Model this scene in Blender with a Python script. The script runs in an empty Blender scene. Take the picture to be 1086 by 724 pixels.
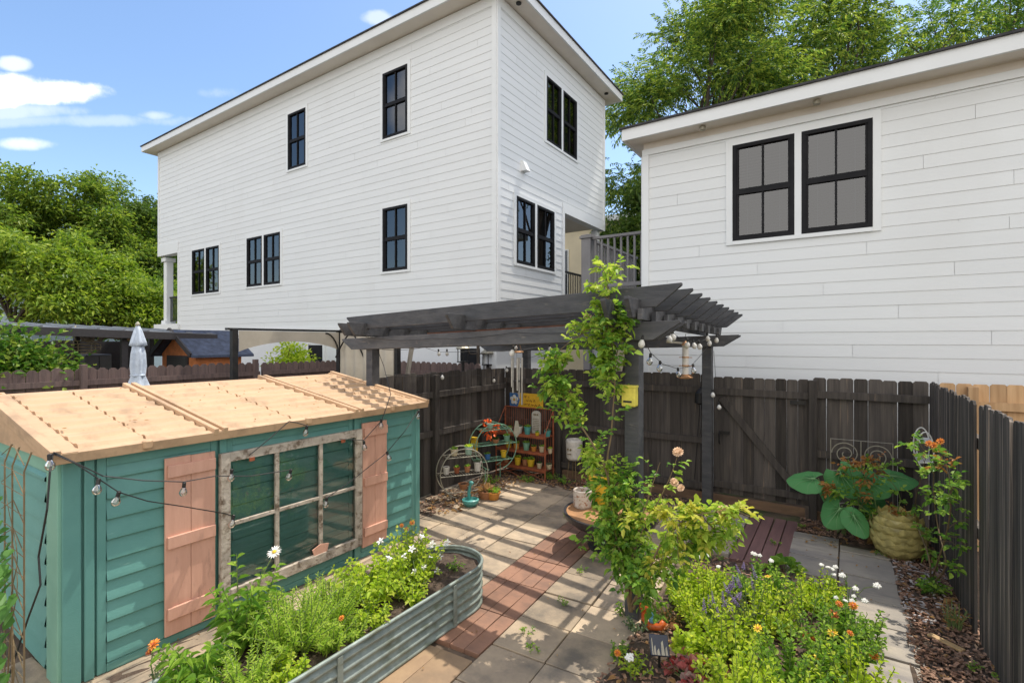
import bpy, math, random
import numpy as np
from mathutils import Vector, Matrix
R = math.radians
random.seed(7)
rng = np.random.default_rng(7)
scene = bpy.context.scene
COL = scene.collection

# ---------------------------------------------------------------- camera model (survey of the yard, metres)
YAW = R(33.7); FPX = 532.0; CAMH = 2.3
_s, _c = math.sin(YAW), math.cos(YAW)
def ray(x, y):
    l = (x-543)/FPX
    return (-_s+_c*l, _c+_s*l, -(y-362)/FPX)
def G(x, y, z=0.0):                       # point on a horizontal plane
    r = ray(x, y); d = (z-CAMH)/r[2]
    return Vector((r[0]*d, r[1]*d, z))
def PX(X, x, y):                          # point on a plane X = const
    r = ray(x, y); d = X/r[0]
    return Vector((X, r[1]*d, CAMH+r[2]*d))
def PY(Y, x, y):                          # point on a plane Y = const
    r = ray(x, y); d = Y/r[1]
    return Vector((r[0]*d, Y, CAMH+r[2]*d))

# ---------------------------------------------------------------- objects
def tag(o, label=None, cat=None, group=None, kind=None):
    if label: o['label'] = label
    if cat: o['category'] = cat
    if group: o['group'] = group
    if kind: o['kind'] = kind
    return o
ORIG = {}
def org(o):
    return ORIG.get(o.name, Vector((0,0,0))) if o else Vector((0,0,0))
def thing(name, loc, label, cat, group=None):
    o = bpy.data.objects.new(name, None); COL.objects.link(o)
    o.location = loc; o.empty_display_size = .1
    ORIG[o.name] = Vector(loc)
    return tag(o, label, cat, group)
def copy_tree(o, parent=None):
    c = o.copy(); COL.objects.link(c)
    if parent: c.parent = parent
    ORIG[c.name] = org(o).copy()
    for ch in list(o.children): copy_tree(ch, c)
    return c

class MB:
    def __init__(s):
        s.v = []; s.f = []; s.chunks = []
    def add(s, pts, faces):
        b = len(s.v); s.v.extend([tuple(p) for p in pts]); s.f.extend([tuple(b+i for i in f) for f in faces])
        return s
    def box(s, c, size, rz=0, tilt=None):
        x, y, z = size[0]/2, size[1]/2, size[2]/2
        P = [(-x,-y,-z),(x,-y,-z),(x,y,-z),(-x,y,-z),(-x,-y,z),(x,-y,z),(x,y,z),(-x,y,z)]
        M = Matrix.Rotation(rz, 4, 'Z')
        if tilt is not None: M = M @ tilt
        c = Vector(c)
        return s.add([c + M @ Vector(p) for p in P], [(0,3,2,1),(4,5,6,7),(0,1,5,4),(1,2,6,5),(2,3,7,6),(3,0,4,7)])
    def bb(s, lo, hi):
        lo = Vector(lo); hi = Vector(hi)
        return s.box((lo+hi)/2, hi-lo)
    def bar(s, p, q, w, h, up=(0,0,1)):
        p = Vector(p); q = Vector(q); d = (q-p).normalized(); up = Vector(up)
        if abs(d.dot(up)) > .98: up = Vector((0,1,0))
        sd = d.cross(up).normalized(); u = sd.cross(d).normalized()
        P = []
        for e in (p, q):
            for a, b in ((-1,-1),(1,-1),(1,1),(-1,1)): P.append(e + sd*a*w/2 + u*b*h/2)
        return s.add(P, [(0,1,2,3),(7,6,5,4),(0,4,5,1),(1,5,6,2),(2,6,7,3),(3,7,4,0)])
    def prism(s, pts, vec):
        n = len(pts); vec = Vector(vec)
        a = [Vector(p) for p in pts]; b = [p+vec for p in a]
        return s.add(a+b, [tuple(range(n-1,-1,-1)), tuple(range(n,2*n))] + [(i,(i+1)%n,n+(i+1)%n,n+i) for i in range(n)])
    def quad(s, *p):
        return s.add(p, [tuple(range(len(p)))])
    def tube(s, pts, r, n=6, r2=None, closed=False):
        pts = [Vector(p) for p in pts]; m = len(pts); P = []; F = []
        up = Vector((0,0,1)); prev = None
        for i, p in enumerate(pts):
            if closed: t = pts[(i+1)%m]-pts[i-1]
            else: t = pts[min(i+1,m-1)]-pts[max(i-1,0)]
            if t.length < 1e-9: t = Vector((0,0,1))
            t.normalize()
            if prev is None:
                ref = up if abs(t.z) < .9 else Vector((1,0,0))
                a = t.cross(ref).normalized()
            else:
                a = prev - t*prev.dot(t)
                a = a.normalized() if a.length > 1e-6 else t.cross(up).normalized()
            prev = a; b = t.cross(a)
            rr = r if r2 is None else r+(r2-r)*i/max(1,m-1)
            for k in range(n):
                w = 2*math.pi*k/n
                P.append(p + a*math.cos(w)*rr + b*math.sin(w)*rr)
        for i in range(m if closed else m-1):
            j = (i+1)%m
            for k in range(n):
                F.append((i*n+k, i*n+(k+1)%n, j*n+(k+1)%n, j*n+k))
        if not closed:
            F.append(tuple(range(n-1,-1,-1))); F.append(tuple((m-1)*n+k for k in range(n)))
        return s.add(P, F)
    def lathe(s, prof, c=(0,0,0), n=20, sx=1, sy=1, fn=None):
        c = Vector(c); P = []; F = []; m = len(prof)
        for i, (r, z) in enumerate(prof):
            for k in range(n):
                w = 2*math.pi*k/n
                rr = r*(fn(w, i) if fn else 1)
                P.append(c + Vector((rr*math.cos(w)*sx, rr*math.sin(w)*sy, z)))
        for i in range(m-1):
            for k in range(n):
                F.append((i*n+k, i*n+(k+1)%n, (i+1)*n+(k+1)%n, (i+1)*n+k))
        F.append(tuple(range(n-1,-1,-1))); F.append(tuple((m-1)*n+k for k in range(n)))
        return s.add(P, F)
    def ball(s, c, r, n=10, m=6, sc=(1,1,1), noise=0):
        P = [Vector((0,0,-1))]; F = []
        for i in range(1, m):
            a = -math.pi/2 + math.pi*i/m
            for k in range(n):
                w = 2*math.pi*k/n
                P.append(Vector((math.cos(a)*math.cos(w), math.cos(a)*math.sin(w), math.sin(a))))
        P.append(Vector((0,0,1)))
        for k in range(n):
            F.append((0, 1+(k+1)%n, 1+k))
            F.append((len(P)-1, 1+(m-2)*n+k, 1+(m-2)*n+(k+1)%n))
        for i in range(m-2):
            for k in range(n):
                F.append((1+i*n+k, 1+i*n+(k+1)%n, 1+(i+1)*n+(k+1)%n, 1+(i+1)*n+k))
        c = Vector(c)
        Q = []
        for p in P:
            q = 1 + (random.uniform(-noise, noise) if noise else 0)
            Q.append(c + Vector((p.x*sc[0], p.y*sc[1], p.z*sc[2]))*r*q)
        return s.add(Q, F)
    def leaves(s, P, D, L, W, droop=.25, fold=.25, six=True):
        """leaf blades: bases P, directions D (n,3), lengths L, widths W"""
        P = np.asarray(P, float); D = np.asarray(D, float); n = len(P)
        if n == 0: return s
        D = D/(np.linalg.norm(D, axis=1, keepdims=True)+1e-9)
        L = np.broadcast_to(np.asarray(L, float), (n,))[:, None]; W = np.broadcast_to(np.asarray(W, float), (n,))[:, None]
        up = np.tile([0,0,1.0], (n,1)) + rng.normal(0,.45,(n,3))
        S = np.cross(D, up); S /= (np.linalg.norm(S, axis=1, keepdims=True)+1e-9)
        N = np.cross(S, D); N /= (np.linalg.norm(N, axis=1, keepdims=True)+1e-9)
        Z = np.array([[0,0,-1.0]])
        dr = droop*L
        if six:
            pts = [P,
                   P+D*L*.33+S*W*.48+N*W*fold, P+D*L*.68+S*W*.40+N*W*fold+Z*dr*.4, P+D*L+Z*dr,
                   P+D*L*.68-S*W*.40+N*W*fold+Z*dr*.4, P+D*L*.33-S*W*.48+N*W*fold]
            faces = np.array([[0,1,2,3],[0,3,4,5]])
        else:
            pts = [P, P+D*L*.5+S*W*.5+N*W*fold+Z*dr*.2, P+D*L+Z*dr, P+D*L*.5-S*W*.5+N*W*fold+Z*dr*.2]
            faces = np.array([[0,1,2],[0,2,3]])
        k = len(pts)
        V = np.stack(pts, 1).reshape(-1,3)
        Fc = (faces[None]+ (np.arange(n)*k)[:,None,None]).reshape(-1, faces.shape[1])
        s.chunks.append((V, Fc))
        return s
    def build(s, name, mat, parent=None, loc=None, smooth=False, bevel=0):
        o0 = org(parent) if parent else Vector(loc or (0,0,0))
        if parent and loc is not None: o0 = Vector(loc)
        me = bpy.data.meshes.new(name)
        v = np.array(s.v, float).reshape(-1,3); loops = []; starts = []; tot = 0; nv = len(v)
        allv = [v]
        lt = [np.array([i for f in s.f for i in f], np.int64)]
        sizes = [np.array([len(f) for f in s.f], np.int64)]
        for V, Fc in s.chunks:
            allv.append(V); lt.append(Fc.ravel()+nv); sizes.append(np.full(len(Fc), Fc.shape[1], np.int64)); nv += len(V)
        v = np.concatenate(allv) - np.array(o0)[None]
        lt = np.concatenate(lt); sizes = np.concatenate(sizes)
        me.vertices.add(len(v)); me.vertices.foreach_set('co', v.astype(np.float32).ravel())
        me.loops.add(len(lt)); me.loops.foreach_set('vertex_index', lt.astype(np.int32))
        me.polygons.add(len(sizes))
        st = np.concatenate([[0], np.cumsum(sizes)[:-1]]) if len(sizes) else np.array([])
        me.polygons.foreach_set('loop_start', st.astype(np.int32))
        me.polygons.foreach_set('loop_total', sizes.astype(np.int32))
        me.update(calc_edges=True); me.validate()
        me.polygons.foreach_set('use_smooth', [bool(smooth)]*len(me.polygons))
        me.materials.append(mat)
        o = bpy.data.objects.new(name, me); COL.objects.link(o)
        ORIG[o.name] = o0.copy()
        if parent:
            o.parent = parent; o.location = o0 - org(parent)
        else: o.location = o0
        if bevel:
            m = o.modifiers.new('bevel', 'BEVEL'); m.width = bevel; m.segments = 2; m.limit_method = 'ANGLE'
        return o

def struct(o): o['kind'] = 'structure'; return o

# ---------------------------------------------------------------- materials
def mat(name, c1, c2=None, scale=(4,4,4), rough=.7, detail=5, bump=0, bscale=None, island=0, metallic=0, lo=.35, hi=.65,
        c3=None, s3=(1,1,1), lo3=.55, hi3=.7, spec=.5, transl=0, coat=0):
    m = bpy.data.materials.new(name); m.use_nodes = True
    nt = m.node_tree; N = nt.nodes; Lk = nt.links
    b = N['Principled BSDF']; b.inputs['Roughness'].default_value = rough; b.inputs['Metallic'].default_value = metallic
    b.inputs['Specular IOR Level'].default_value = spec
    if coat: b.inputs['Coat Weight'].default_value = coat
    if c2 is None: c2 = tuple(x*.85 for x in c1)
    tc = N.new('ShaderNodeTexCoord')
    def noise(sc, det=detail):
        mp = N.new('ShaderNodeMapping'); mp.inputs['Scale'].default_value = sc
        Lk.new(tc.outputs['Object'], mp.inputs['Vector'])
        n = N.new('ShaderNodeTexNoise'); n.inputs['Scale'].default_value = 1; n.inputs['Detail'].default_value = det
        n.inputs['Roughness'].default_value = .62
        Lk.new(mp.outputs['Vector'], n.inputs['Vector'])
        return n
    n1 = noise(scale)
    r = N.new('ShaderNodeValToRGB'); r.color_ramp.elements[0].position = lo; r.color_ramp.elements[1].position = hi
    r.color_ramp.elements[0].color = (*c1,1); r.color_ramp.elements[1].color = (*c2,1)
    Lk.new(n1.outputs['Fac'], r.inputs['Fac'])
    out = r.outputs['Color']
    if c3 is not None:
        n3 = noise(s3)
        r3 = N.new('ShaderNodeValToRGB'); r3.color_ramp.elements[0].position = lo3; r3.color_ramp.elements[1].position = hi3
        Lk.new(n3.outputs['Fac'], r3.inputs['Fac'])
        mx = N.new('ShaderNodeMix'); mx.data_type = 'RGBA'
        Lk.new(r3.outputs['Color'], mx.inputs[0]); Lk.new(out, mx.inputs[6]); mx.inputs[7].default_value = (*c3,1)
        out = mx.outputs[2]
    if island:
        g = N.new('ShaderNodeNewGeometry')
        mr = N.new('ShaderNodeMapRange'); mr.inputs['To Min'].default_value = 1-island; mr.inputs['To Max'].default_value = 1+island
        Lk.new(g.outputs['Random Per Island'], mr.inputs['Value'])
        h = N.new('ShaderNodeHueSaturation')
        Lk.new(mr.outputs['Result'], h.inputs['Value']); Lk.new(out, h.inputs['Color'])
        out = h.outputs['Color']
    Lk.new(out, b.inputs['Base Color'])
    if bump:
        nb = noise(bscale or tuple(x*3 for x in scale))
        bp = N.new('ShaderNodeBump'); bp.inputs['Strength'].default_value = bump; bp.inputs['Distance'].default_value = .02
        Lk.new(nb.outputs['Fac'], bp.inputs['Height']); Lk.new(bp.outputs['Normal'], b.inputs['Normal'])
    return m

def leafmat(name, cols, transl=.35, rough=.5, hue=.02):
    """leaf colour drawn per leaf from a ramp; part of the light passes through the blade"""
    m = bpy.data.materials.new(name); m.use_nodes = True
    nt = m.node_tree; N = nt.nodes; Lk = nt.links
    b = N['Principled BSDF']; b.inputs['Roughness'].default_value = rough; b.inputs['Specular IOR Level'].default_value = .35
    g = N.new('ShaderNodeNewGeometry')
    r = N.new('ShaderNodeValToRGB'); els = r.color_ramp.elements
    while len(els) < len(cols): els.new(.5)
    for i, c in enumerate(cols):
        els[i].position = i/(len(cols)-1) if len(cols) > 1 else 0; els[i].color = (*c,1)
    Lk.new(g.outputs['Random Per Island'], r.inputs['Fac'])
    Lk.new(r.outputs['Color'], b.inputs['Base Color'])
    t = N.new('ShaderNodeBsdfTranslucent')
    hs = N.new('ShaderNodeHueSaturation'); hs.inputs['Value'].default_value = 1.25; hs.inputs['Saturation'].default_value = 1.05
    Lk.new(r.outputs['Color'], hs.inputs['Color']); Lk.new(hs.outputs['Color'], t.inputs['Color'])
    mx = N.new('ShaderNodeMixShader'); mx.inputs[0].default_value = transl
    Lk.new(b.outputs[0], mx.inputs[1]); Lk.new(t.outputs[0], mx.inputs[2])
    Lk.new(mx.outputs[0], N['Material Output'].inputs['Surface'])
    return m

def glassmat(name, tint=(.9,.95,.95), rough=.0, base=.05):
    m = bpy.data.materials.new(name); m.use_nodes = True
    nt = m.node_tree; N = nt.nodes; Lk = nt.links
    N.remove(N['Principled BSDF'])
    tr = N.new('ShaderNodeBsdfTransparent'); tr.inputs['Color'].default_value = (*tint,1)
    gl = N.new('ShaderNodeBsdfGlossy'); gl.inputs['Roughness'].default_value = rough
    lw = N.new('ShaderNodeFresnel'); lw.inputs['IOR'].default_value = 1.5
    ad = N.new('ShaderNodeMath'); ad.operation = 'ADD'; ad.inputs[1].default_value = base; ad.use_clamp = True
    Lk.new(lw.outputs[0], ad.inputs[0])
    mx = N.new('ShaderNodeMixShader'); Lk.new(ad.outputs[0], mx.inputs[0])
    Lk.new(tr.outputs[0], mx.inputs[1]); Lk.new(gl.outputs[0], mx.inputs[2])
    Lk.new(mx.outputs[0], N['Material Output'].inputs['Surface'])
    return m

M = {}
M['siding'] = mat('white_siding', (.715,.735,.74), (.685,.705,.71), (.6,.6,3), .55, bump=.06, bscale=(3,3,30), island=.018, c3=(.675,.69,.69), s3=(.7,.7,.22), lo3=.55, hi3=.75)
M['trim'] = mat('white_trim', (.74,.76,.765), (.71,.73,.735), (2,2,2), .5)
M['soffit'] = mat('soffit', (.76,.71,.64), (.71,.66,.60), (2,2,2), .6)
M['foundation'] = mat('white_foundation', (.70,.72,.74), (.63,.65,.67), (.8,.8,.8), .8, bump=.1)
M['shingle'] = mat('dark_shingle', (.03,.03,.033), (.055,.055,.06), (9,9,9), .9, bump=.4)
M['black_frame'] = mat('black_window_frame', (.010,.010,.012), (.016,.016,.018), (5,5,5), .6, spec=.15)
M['glass'] = glassmat('window_glass', (.24,.30,.36), 0, .10)
M['oldglass'] = glassmat('old_window_glass', (.98,1.0,.99), .03, .09)
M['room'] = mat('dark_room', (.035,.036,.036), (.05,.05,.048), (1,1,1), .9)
M['blind'] = mat('blind_slat', (.50,.49,.46), (.42,.41,.39), (3,3,3), .5)
M['curtain'] = mat('drawn_curtain', (.07,.075,.07), (.13,.13,.11), (7,7,1.2), .9)
M['greyrail'] = mat('grey_railing', (.16,.155,.16), (.2,.195,.2), (4,4,4), .6)
M['darkiron'] = mat('dark_iron', (.015,.015,.016), (.028,.025,.022), (12,12,12), .5, metallic=.3)
M['fence'] = mat('black_fence_wood', (.052,.046,.043), (.092,.080,.070), (22,22,1.1), .9, spec=.2, island=.5, bump=.35, bscale=(60,60,3),
                 c3=(.18,.135,.10), s3=(26,26,.9), lo3=.60, hi3=.74)
M['fence_r'] = mat('worn_black_fence_wood', (.052,.048,.045), (.098,.086,.075), (20,20,.8), .85, spec=.2, island=.3, bump=.4, bscale=(60,60,2.5),
                 c3=(.30,.245,.20), s3=(34,34,.45), lo3=.54, hi3=.66)
M['kick'] = mat('bare_board', (.22,.13,.075), (.13,.08,.05), (3,8,14), .8, bump=.2)
M['brownfence'] = mat('brown_fence_wood', (.155,.105,.092), (.10,.07,.065), (18,18,1.4), .8, island=.2, bump=.3)
M['tanfence'] = mat('new_fence_wood', (.56,.36,.19), (.42,.25,.12), (16,16,1.2), .75, island=.2, bump=.2)
M['pergola'] = mat('charcoal_pergola_paint', (.052,.054,.060), (.088,.088,.092), (4,14,14), .65, bump=.25, bscale=(6,40,40), island=.3,
                   c3=(.16,.145,.125), s3=(5,22,22), lo3=.62, hi3=.76)
M['rust'] = mat('raw_wood_strip', (.16,.06,.03), (.09,.04,.025), (5,20,20), .8)
M['shedwall'] = mat('teal_resin', (.125,.305,.270), (.10,.265,.235), (2.5,2.5,2.5), .5, c3=(.33,.52,.43), s3=(1.2,2.0,16), lo3=.66, hi3=.80, bump=.10, bscale=(25,25,60))
M['shedlight'] = mat('pale_teal_resin', (.22,.43,.33), (.18,.38,.29), (2.5,2.5,2.5), .55)
M['shedroof'] = mat('tan_resin_roof', (.54,.36,.215), (.47,.31,.18), (5,2,5), .65, c3=(.33,.22,.13), s3=(2.5,5,5), lo3=.52, hi3=.72, bump=.05, bscale=(60,60,60))
M['shutter'] = mat('faded_pink_paint', (.64,.36,.26), (.57,.31,.22), (14,14,2.2), .75, c3=(.40,.22,.16), s3=(24,14,4), lo3=.58, hi3=.78, bump=.12, bscale=(20,30,6))
M['oldwood'] = mat('peeling_white_wood', (.50,.44,.36), (.37,.32,.26), (9,9,9), .85, c3=(.15,.11,.075), s3=(22,14,16), lo3=.50, hi3=.66, bump=.5, bscale=(30,22,24))
M['paver'] = mat('concrete_paver', (.45,.35,.24), (.33,.26,.185), (3.2,3.2,3.2), .9, island=.24, bump=.25, bscale=(60,60,60),
                 c3=(.17,.145,.115), s3=(2.6,2.6,2.6), lo3=.46, hi3=.68)
M['slab'] = mat('grey_slab', (.40,.35,.285), (.27,.245,.215), (2.2,2.2,2.2), .85, island=.12, bump=.2, bscale=(50,50,50),
                c3=(.19,.175,.17), s3=(1.3,5,3), lo3=.5, hi3=.72)
M['tile'] = mat('red_deck_tile', (.31,.165,.105), (.225,.12,.08), (3,3,3), .8, island=.14, bump=.2, bscale=(12,40,40),
                c3=(.17,.105,.075), s3=(3,3,3), lo3=.46, hi3=.75)
M['tantile'] = mat('sunlit_tan_deck_tile', (.33,.225,.13), (.25,.165,.10), (3,3,3), .85, island=.14, bump=.2, c3=(.19,.14,.09), s3=(2,2,2), lo3=.5, hi3=.72)  # different sun at the strip's near end put into the tan colour
M['plank'] = mat('mauve_plank', (.20,.105,.095), (.15,.08,.075), (14,2,6), .8, island=.12, bump=.2)
M['soil'] = mat('dark_soil', (.055,.038,.028), (.11,.075,.052), (14,14,14), .95, bump=.9, bscale=(40,40,40))
M['ground'] = mat('yard_soil', (.09,.065,.045), (.16,.115,.08), (5,5,5), .95, bump=.6, bscale=(25,25,25), c3=(.07,.09,.03), s3=(.5,.5,.5), lo3=.5, hi3=.6)
M['mulch'] = mat('mulch_chip', (.20,.105,.065), (.30,.19,.13), (3,3,3), .9, island=.55)
M['palechip'] = mat('pale_chip', (.46,.42,.40), (.34,.30,.28), (3,3,3), .9, island=.3)
M['galv'] = mat('galvanised_steel', (.30,.35,.32), (.21,.255,.235), (14,14,4), .6, metallic=.3, c3=(.15,.17,.12), s3=(6,6,18), lo3=.5, hi3=.7, bump=.1)
M['bark'] = mat('bark', (.085,.065,.05), (.05,.04,.032), (14,14,3), .9, bump=.6)
M['greenstem'] = mat('green_stem', (.12,.19,.05), (.16,.20,.07), (9,9,9), .6)
M['brownstem'] = mat('brown_stem', (.22,.15,.075), (.15,.11,.055), (9,9,9), .75)
M['cable'] = mat('black_cable', (.012,.012,.012), (.02,.02,.02), (9,9,9), .5)
M['bulb'] = glassmat('clear_bulb', (.86,.86,.82), .03, .16)
M['bulbw'] = mat('frosted_bulb', (.72,.71,.66), (.62,.6,.56), (30,30,30), .2)
def plain(key, c, rough=.5, metallic=0, var=.12, scale=18, **k):
    M[key] = mat(key, c, tuple(x*(1-var*2) for x in c), (scale,)*3, rough, metallic=metallic, **k); return M[key]
plain('yellow', (.75,.50,.03), .45); plain('mailyellow', (.72,.62,.09), .5); plain('white_glaze', (.68,.64,.58), .4)
plain('green_glaze', (.20,.40,.27), .35); plain('teal_glaze', (.10,.36,.33), .35); plain('mint_glaze', (.36,.52,.42), .35)
plain('terracotta', (.46,.20,.09), .75); plain('orange_glaze', (.62,.26,.05), .4); plain('cream_glaze', (.62,.52,.34), .45)
plain('rustred', (.40,.115,.05), .6, .2, .2); plain('palewire', (.42,.39,.31), .5, .4); plain('silver', (.55,.53,.48), .3, .8)
plain('copper', (.50,.27,.13), .4, .6); plain('bluepaint', (.05,.17,.42), .5); plain('signyellow', (.80,.47,.03), .5)
plain('lettering', (.22,.06,.012), .6); plain('signwhite', (.75,.75,.72), .5); plain('stone_tablet', (.55,.52,.45), .8)
plain('navyroof', (.075,.095,.15), .8, 0, .25, 8); plain('orangewood', (.66,.22,.07), .7, 0, .15, 8); plain('umbrella', (.53,.60,.70), .8)
plain('carroof', (.22,.23,.25), .45, .3, .1, 2); plain('canvas', (.44,.39,.31), .9, 0, .06, 4); plain('darkwood', (.045,.04,.042), .7)
plain('firepit', (.055,.055,.06), .45, .5); plain('woodtop', (.42,.21,.085), .6, 0, .2, 6); plain('pineapple', (.62,.52,.19), .5, 0, .25, 12)
plain('solar', (.012,.02,.045), .25); plain('frogorange', (.62,.12,.02), .4); plain('frogblue', (.12,.30,.45), .4)
plain('petal_white', (.85,.84,.78), .6); plain('petal_orange', (.80,.28,.03), .6); plain('petal_yellow', (.85,.60,.03), .6)
plain('petal_purple', (.26,.19,.40), .6); plain('petal_red', (.62,.03,.025), .5); plain('petal_peach', (.80,.55,.34), .6); plain('petal_rust', (.45,.10,.02), .6)
plain('palevein', (.20,.42,.16), .5); plain('creamhouse', (.68,.58,.40), .7, 0, .06, 1); plain('bluehouse', (.40,.50,.55), .8, 0, .06, 1); plain('sticks', (.55,.36,.17), .7); plain('deadleaf', (.40,.22,.08), .7)

LF = {}
LF['tree_l'] = leafmat('tree_leaf_bright', [(.07,.14,.018),(.20,.31,.03),(.38,.46,.06)], .4)
LF['tree_m'] = leafmat('tree_leaf_mid', [(.06,.12,.018),(.15,.24,.03),(.30,.37,.05)], .48)
LF['tree_d'] = leafmat('tree_leaf_dark', [(.04,.085,.015),(.09,.16,.025),(.17,.24,.04)], .38)
LF['pecan'] = leafmat('pecan_leaf', [(.03,.08,.02),(.09,.18,.03),(.24,.34,.045),(.42,.48,.08)], .45)
LF['autumn'] = leafmat('autumn_leaf', [(.30,.08,.03),(.35,.16,.05)], .3)
LF['hedge'] = leafmat('hedge_leaf', [(.04,.11,.015),(.10,.22,.025),(.28,.36,.06)], .35)
LF['lime'] = leafmat('lime_leaf', [(.26,.40,.03),(.46,.60,.05),(.64,.70,.11)], .5)
LF['mid'] = leafmat('mid_leaf', [(.10,.23,.03),(.22,.39,.05),(.40,.55,.09)], .45)
LF['rose'] = leafmat('rose_leaf', [(.08,.20,.035),(.20,.37,.05),(.38,.53,.08)], .45, .42)
LF['roseyoung'] = leafmat('young_rose_leaf', [(.34,.44,.05),(.56,.58,.09),(.62,.54,.09)], .48)
LF['rosered'] = leafmat('red_young_leaf', [(.38,.14,.05),(.45,.22,.06),(.30,.20,.06)], .35)
LF['big'] = leafmat('elephant_leaf', [(.08,.29,.10),(.13,.37,.12)], .3, .6)
LF['dark'] = leafmat('dark_leaf', [(.02,.07,.02),(.05,.13,.03)], .3)
LF['grey'] = leafmat('grey_leaf', [(.09,.13,.08),(.17,.22,.13)], .3)
LF['fern'] = leafmat('ferny_leaf', [(.23,.40,.04),(.42,.58,.08),(.58,.68,.14)], .5)
LF['vine'] = leafmat('vine_leaf', [(.06,.17,.03),(.13,.28,.06)], .38)
LF['heuch'] = leafmat('heuchera_leaf', [(.32,.03,.03),(.40,.16,.14),(.34,.26,.22)], .3)
LF['dry'] = leafmat('dry_leaf', [(.34,.20,.08),(.48,.30,.13),(.26,.13,.06)], .3)
# ================================================================ HOUSES
def plane_map(kind, c):
    """u,z,depth (outwards) -> world. 'Y': wall facing -Y at Y=c; 'X': wall facing +X at X=c (u = Y)"""
    if kind == 'Y': return lambda u, z, d=0: Vector((u, c-d, z))
    return lambda u, z, d=0: Vector((c+d, u, z))
def ubox(mb, f, u0, u1, z0, z1, d0, d1):
    P = [f(u,z,d) for d in (d0,d1) for u,z in ((u0,z0),(u1,z0),(u1,z1),(u0,z1))]
    mb.add(P, [(3,2,1,0),(4,5,6,7),(0,1,5,4),(1,2,6,5),(2,3,7,6),(3,0,4,7)])
EXPO = .178
def siding(mb, f, u0, u1, z0, z1, holes=(), expo=EXPO, lip=.0075):
    z = z0; k = 0
    while z < z1-1e-4:
        zt = min(z+expo, z1)
        cuts = sorted({z, zt} | {h for H in holes for h in (H[2], H[3]) if z < h < zt})
        for a, b in zip(cuts[:-1], cuts[1:]):
            zm = (a+b)/2
            segs = [(u0,u1)]
            for H in holes:
                if H[2] < zm < H[3]:
                    ns = []
                    for s0, s1 in segs:
                        if H[1] <= s0 or H[0] >= s1: ns.append((s0,s1)); continue
                        if H[0] > s0: ns.append((s0,H[0]))
                        if H[1] < s1: ns.append((H[1],s1))
                    segs = ns
            da = lip*(1-(a-z)/expo)+.002; db = lip*(1-(b-z)/expo)+.002
            for s0, s1 in segs:
                # butt joints in the boards
                js = [s0]; x = s0 + (k*1.37 % 3.6)
                while x < s1-.3:
                    if x > s0+.3: js.append(x)
                    x += 3.66
                js.append(s1)
                for i in range(len(js)-1):
                    q0 = js[i]+(.0015 if i else 0); q1 = js[i+1]-(.0015 if i < len(js)-2 else 0)
                    mb.add([f(q0,a,da), f(q1,a,da), f(q1,b,db), f(q0,b,db)], [(0,1,2,3)])
                if a == z: mb.add([f(s0,a,.0), f(s1,a,.0), f(s1,a,da), f(s0,a,da)], [(0,1,2,3)])
        z = zt; k += 1
def window(f, u0, u1, z0, z1, parent, blinds=False, casing=.09, curtain=True, mull=None):
    w = MB(); fr = .055
    ubox(w, f, u0, u0+fr, z0, z1, -.04, .03); ubox(w, f, u1-fr, u1, z0, z1, -.04, .03)
    ubox(w, f, u0+fr, u1-fr, z0, z0+fr, -.04, .03); ubox(w, f, u0+fr, u1-fr, z1-fr, z1, -.04, .03)
    zm = (z0+z1)/2
    ubox(w, f, u0+fr, u1-fr, zm-.03, zm+.03, -.03, .022)
    um = (u0+u1)/2
    ubox(w, f, um-.014, um+.014, z0+fr, zm-.03, -.012, .012); ubox(w, f, um-.014, um+.014, zm+.03, z1-fr, -.012, .012)
    # inner sash edges
    for a, b in ((z0+fr, zm-.03), (zm+.03, z1-fr)):
        ubox(w, f, u0+fr, u0+fr+.03, a, b, -.03, .015); ubox(w, f, u1-fr-.03, u1-fr, a, b, -.03, .015)
        ubox(w, f, u0+fr+.03, um-.014, a, a+.028, -.03, .013); ubox(w, f, um+.014, u1-fr-.03, a, a+.028, -.03, .013)
    o = w.build('window', M['black_frame'], parent)
    g = MB(); g.quad(f(u0+fr,z0+fr,-.018), f(u1-fr,z0+fr,-.018), f(u1-fr,z1-fr,-.018), f(u0+fr,z1-fr,-.018)); g.build('pane', M['glass'], o, loc=org(parent))
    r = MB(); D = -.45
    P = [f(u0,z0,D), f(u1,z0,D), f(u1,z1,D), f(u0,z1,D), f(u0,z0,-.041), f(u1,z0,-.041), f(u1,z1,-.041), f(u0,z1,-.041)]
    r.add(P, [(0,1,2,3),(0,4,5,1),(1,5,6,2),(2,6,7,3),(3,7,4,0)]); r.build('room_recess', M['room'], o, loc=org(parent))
    if blinds:
        b = MB(); z = z0+fr+.01
        while z < z1-fr-.01:
            P = [f(u0+fr,z-.006,-.065), f(u1-fr,z-.006,-.065), f(u1-fr,z+.010,-.11), f(u0+fr,z+.010,-.11)]
            b.add(P, [(0,1,2,3)]); z += .046
        for uu in (u0+.2, u1-.2): b.bar(f(uu,z0+fr,-.06), f(uu,z1-fr,-.06), .004, .004)
        b.build('blind', M['blind'], o, loc=org(parent))
    elif curtain:
        b = MB(); n = 16
        for i in range(n):
            a0 = u0+fr+(u1-u0-2*fr)*i/n; a1 = u0+fr+(u1-u0-2*fr)*(i+1)/n
            b.quad(f(a0,z0+fr,-.2+.02*(i%2)), f(a1,z0+fr,-.2+.02*((i+1)%2)), f(a1,z1-fr,-.2+.02*((i+1)%2)), f(a0,z1-fr,-.2+.02*(i%2)))
        b.build('curtain', M['curtain'], o, loc=org(parent))
    return o
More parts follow.
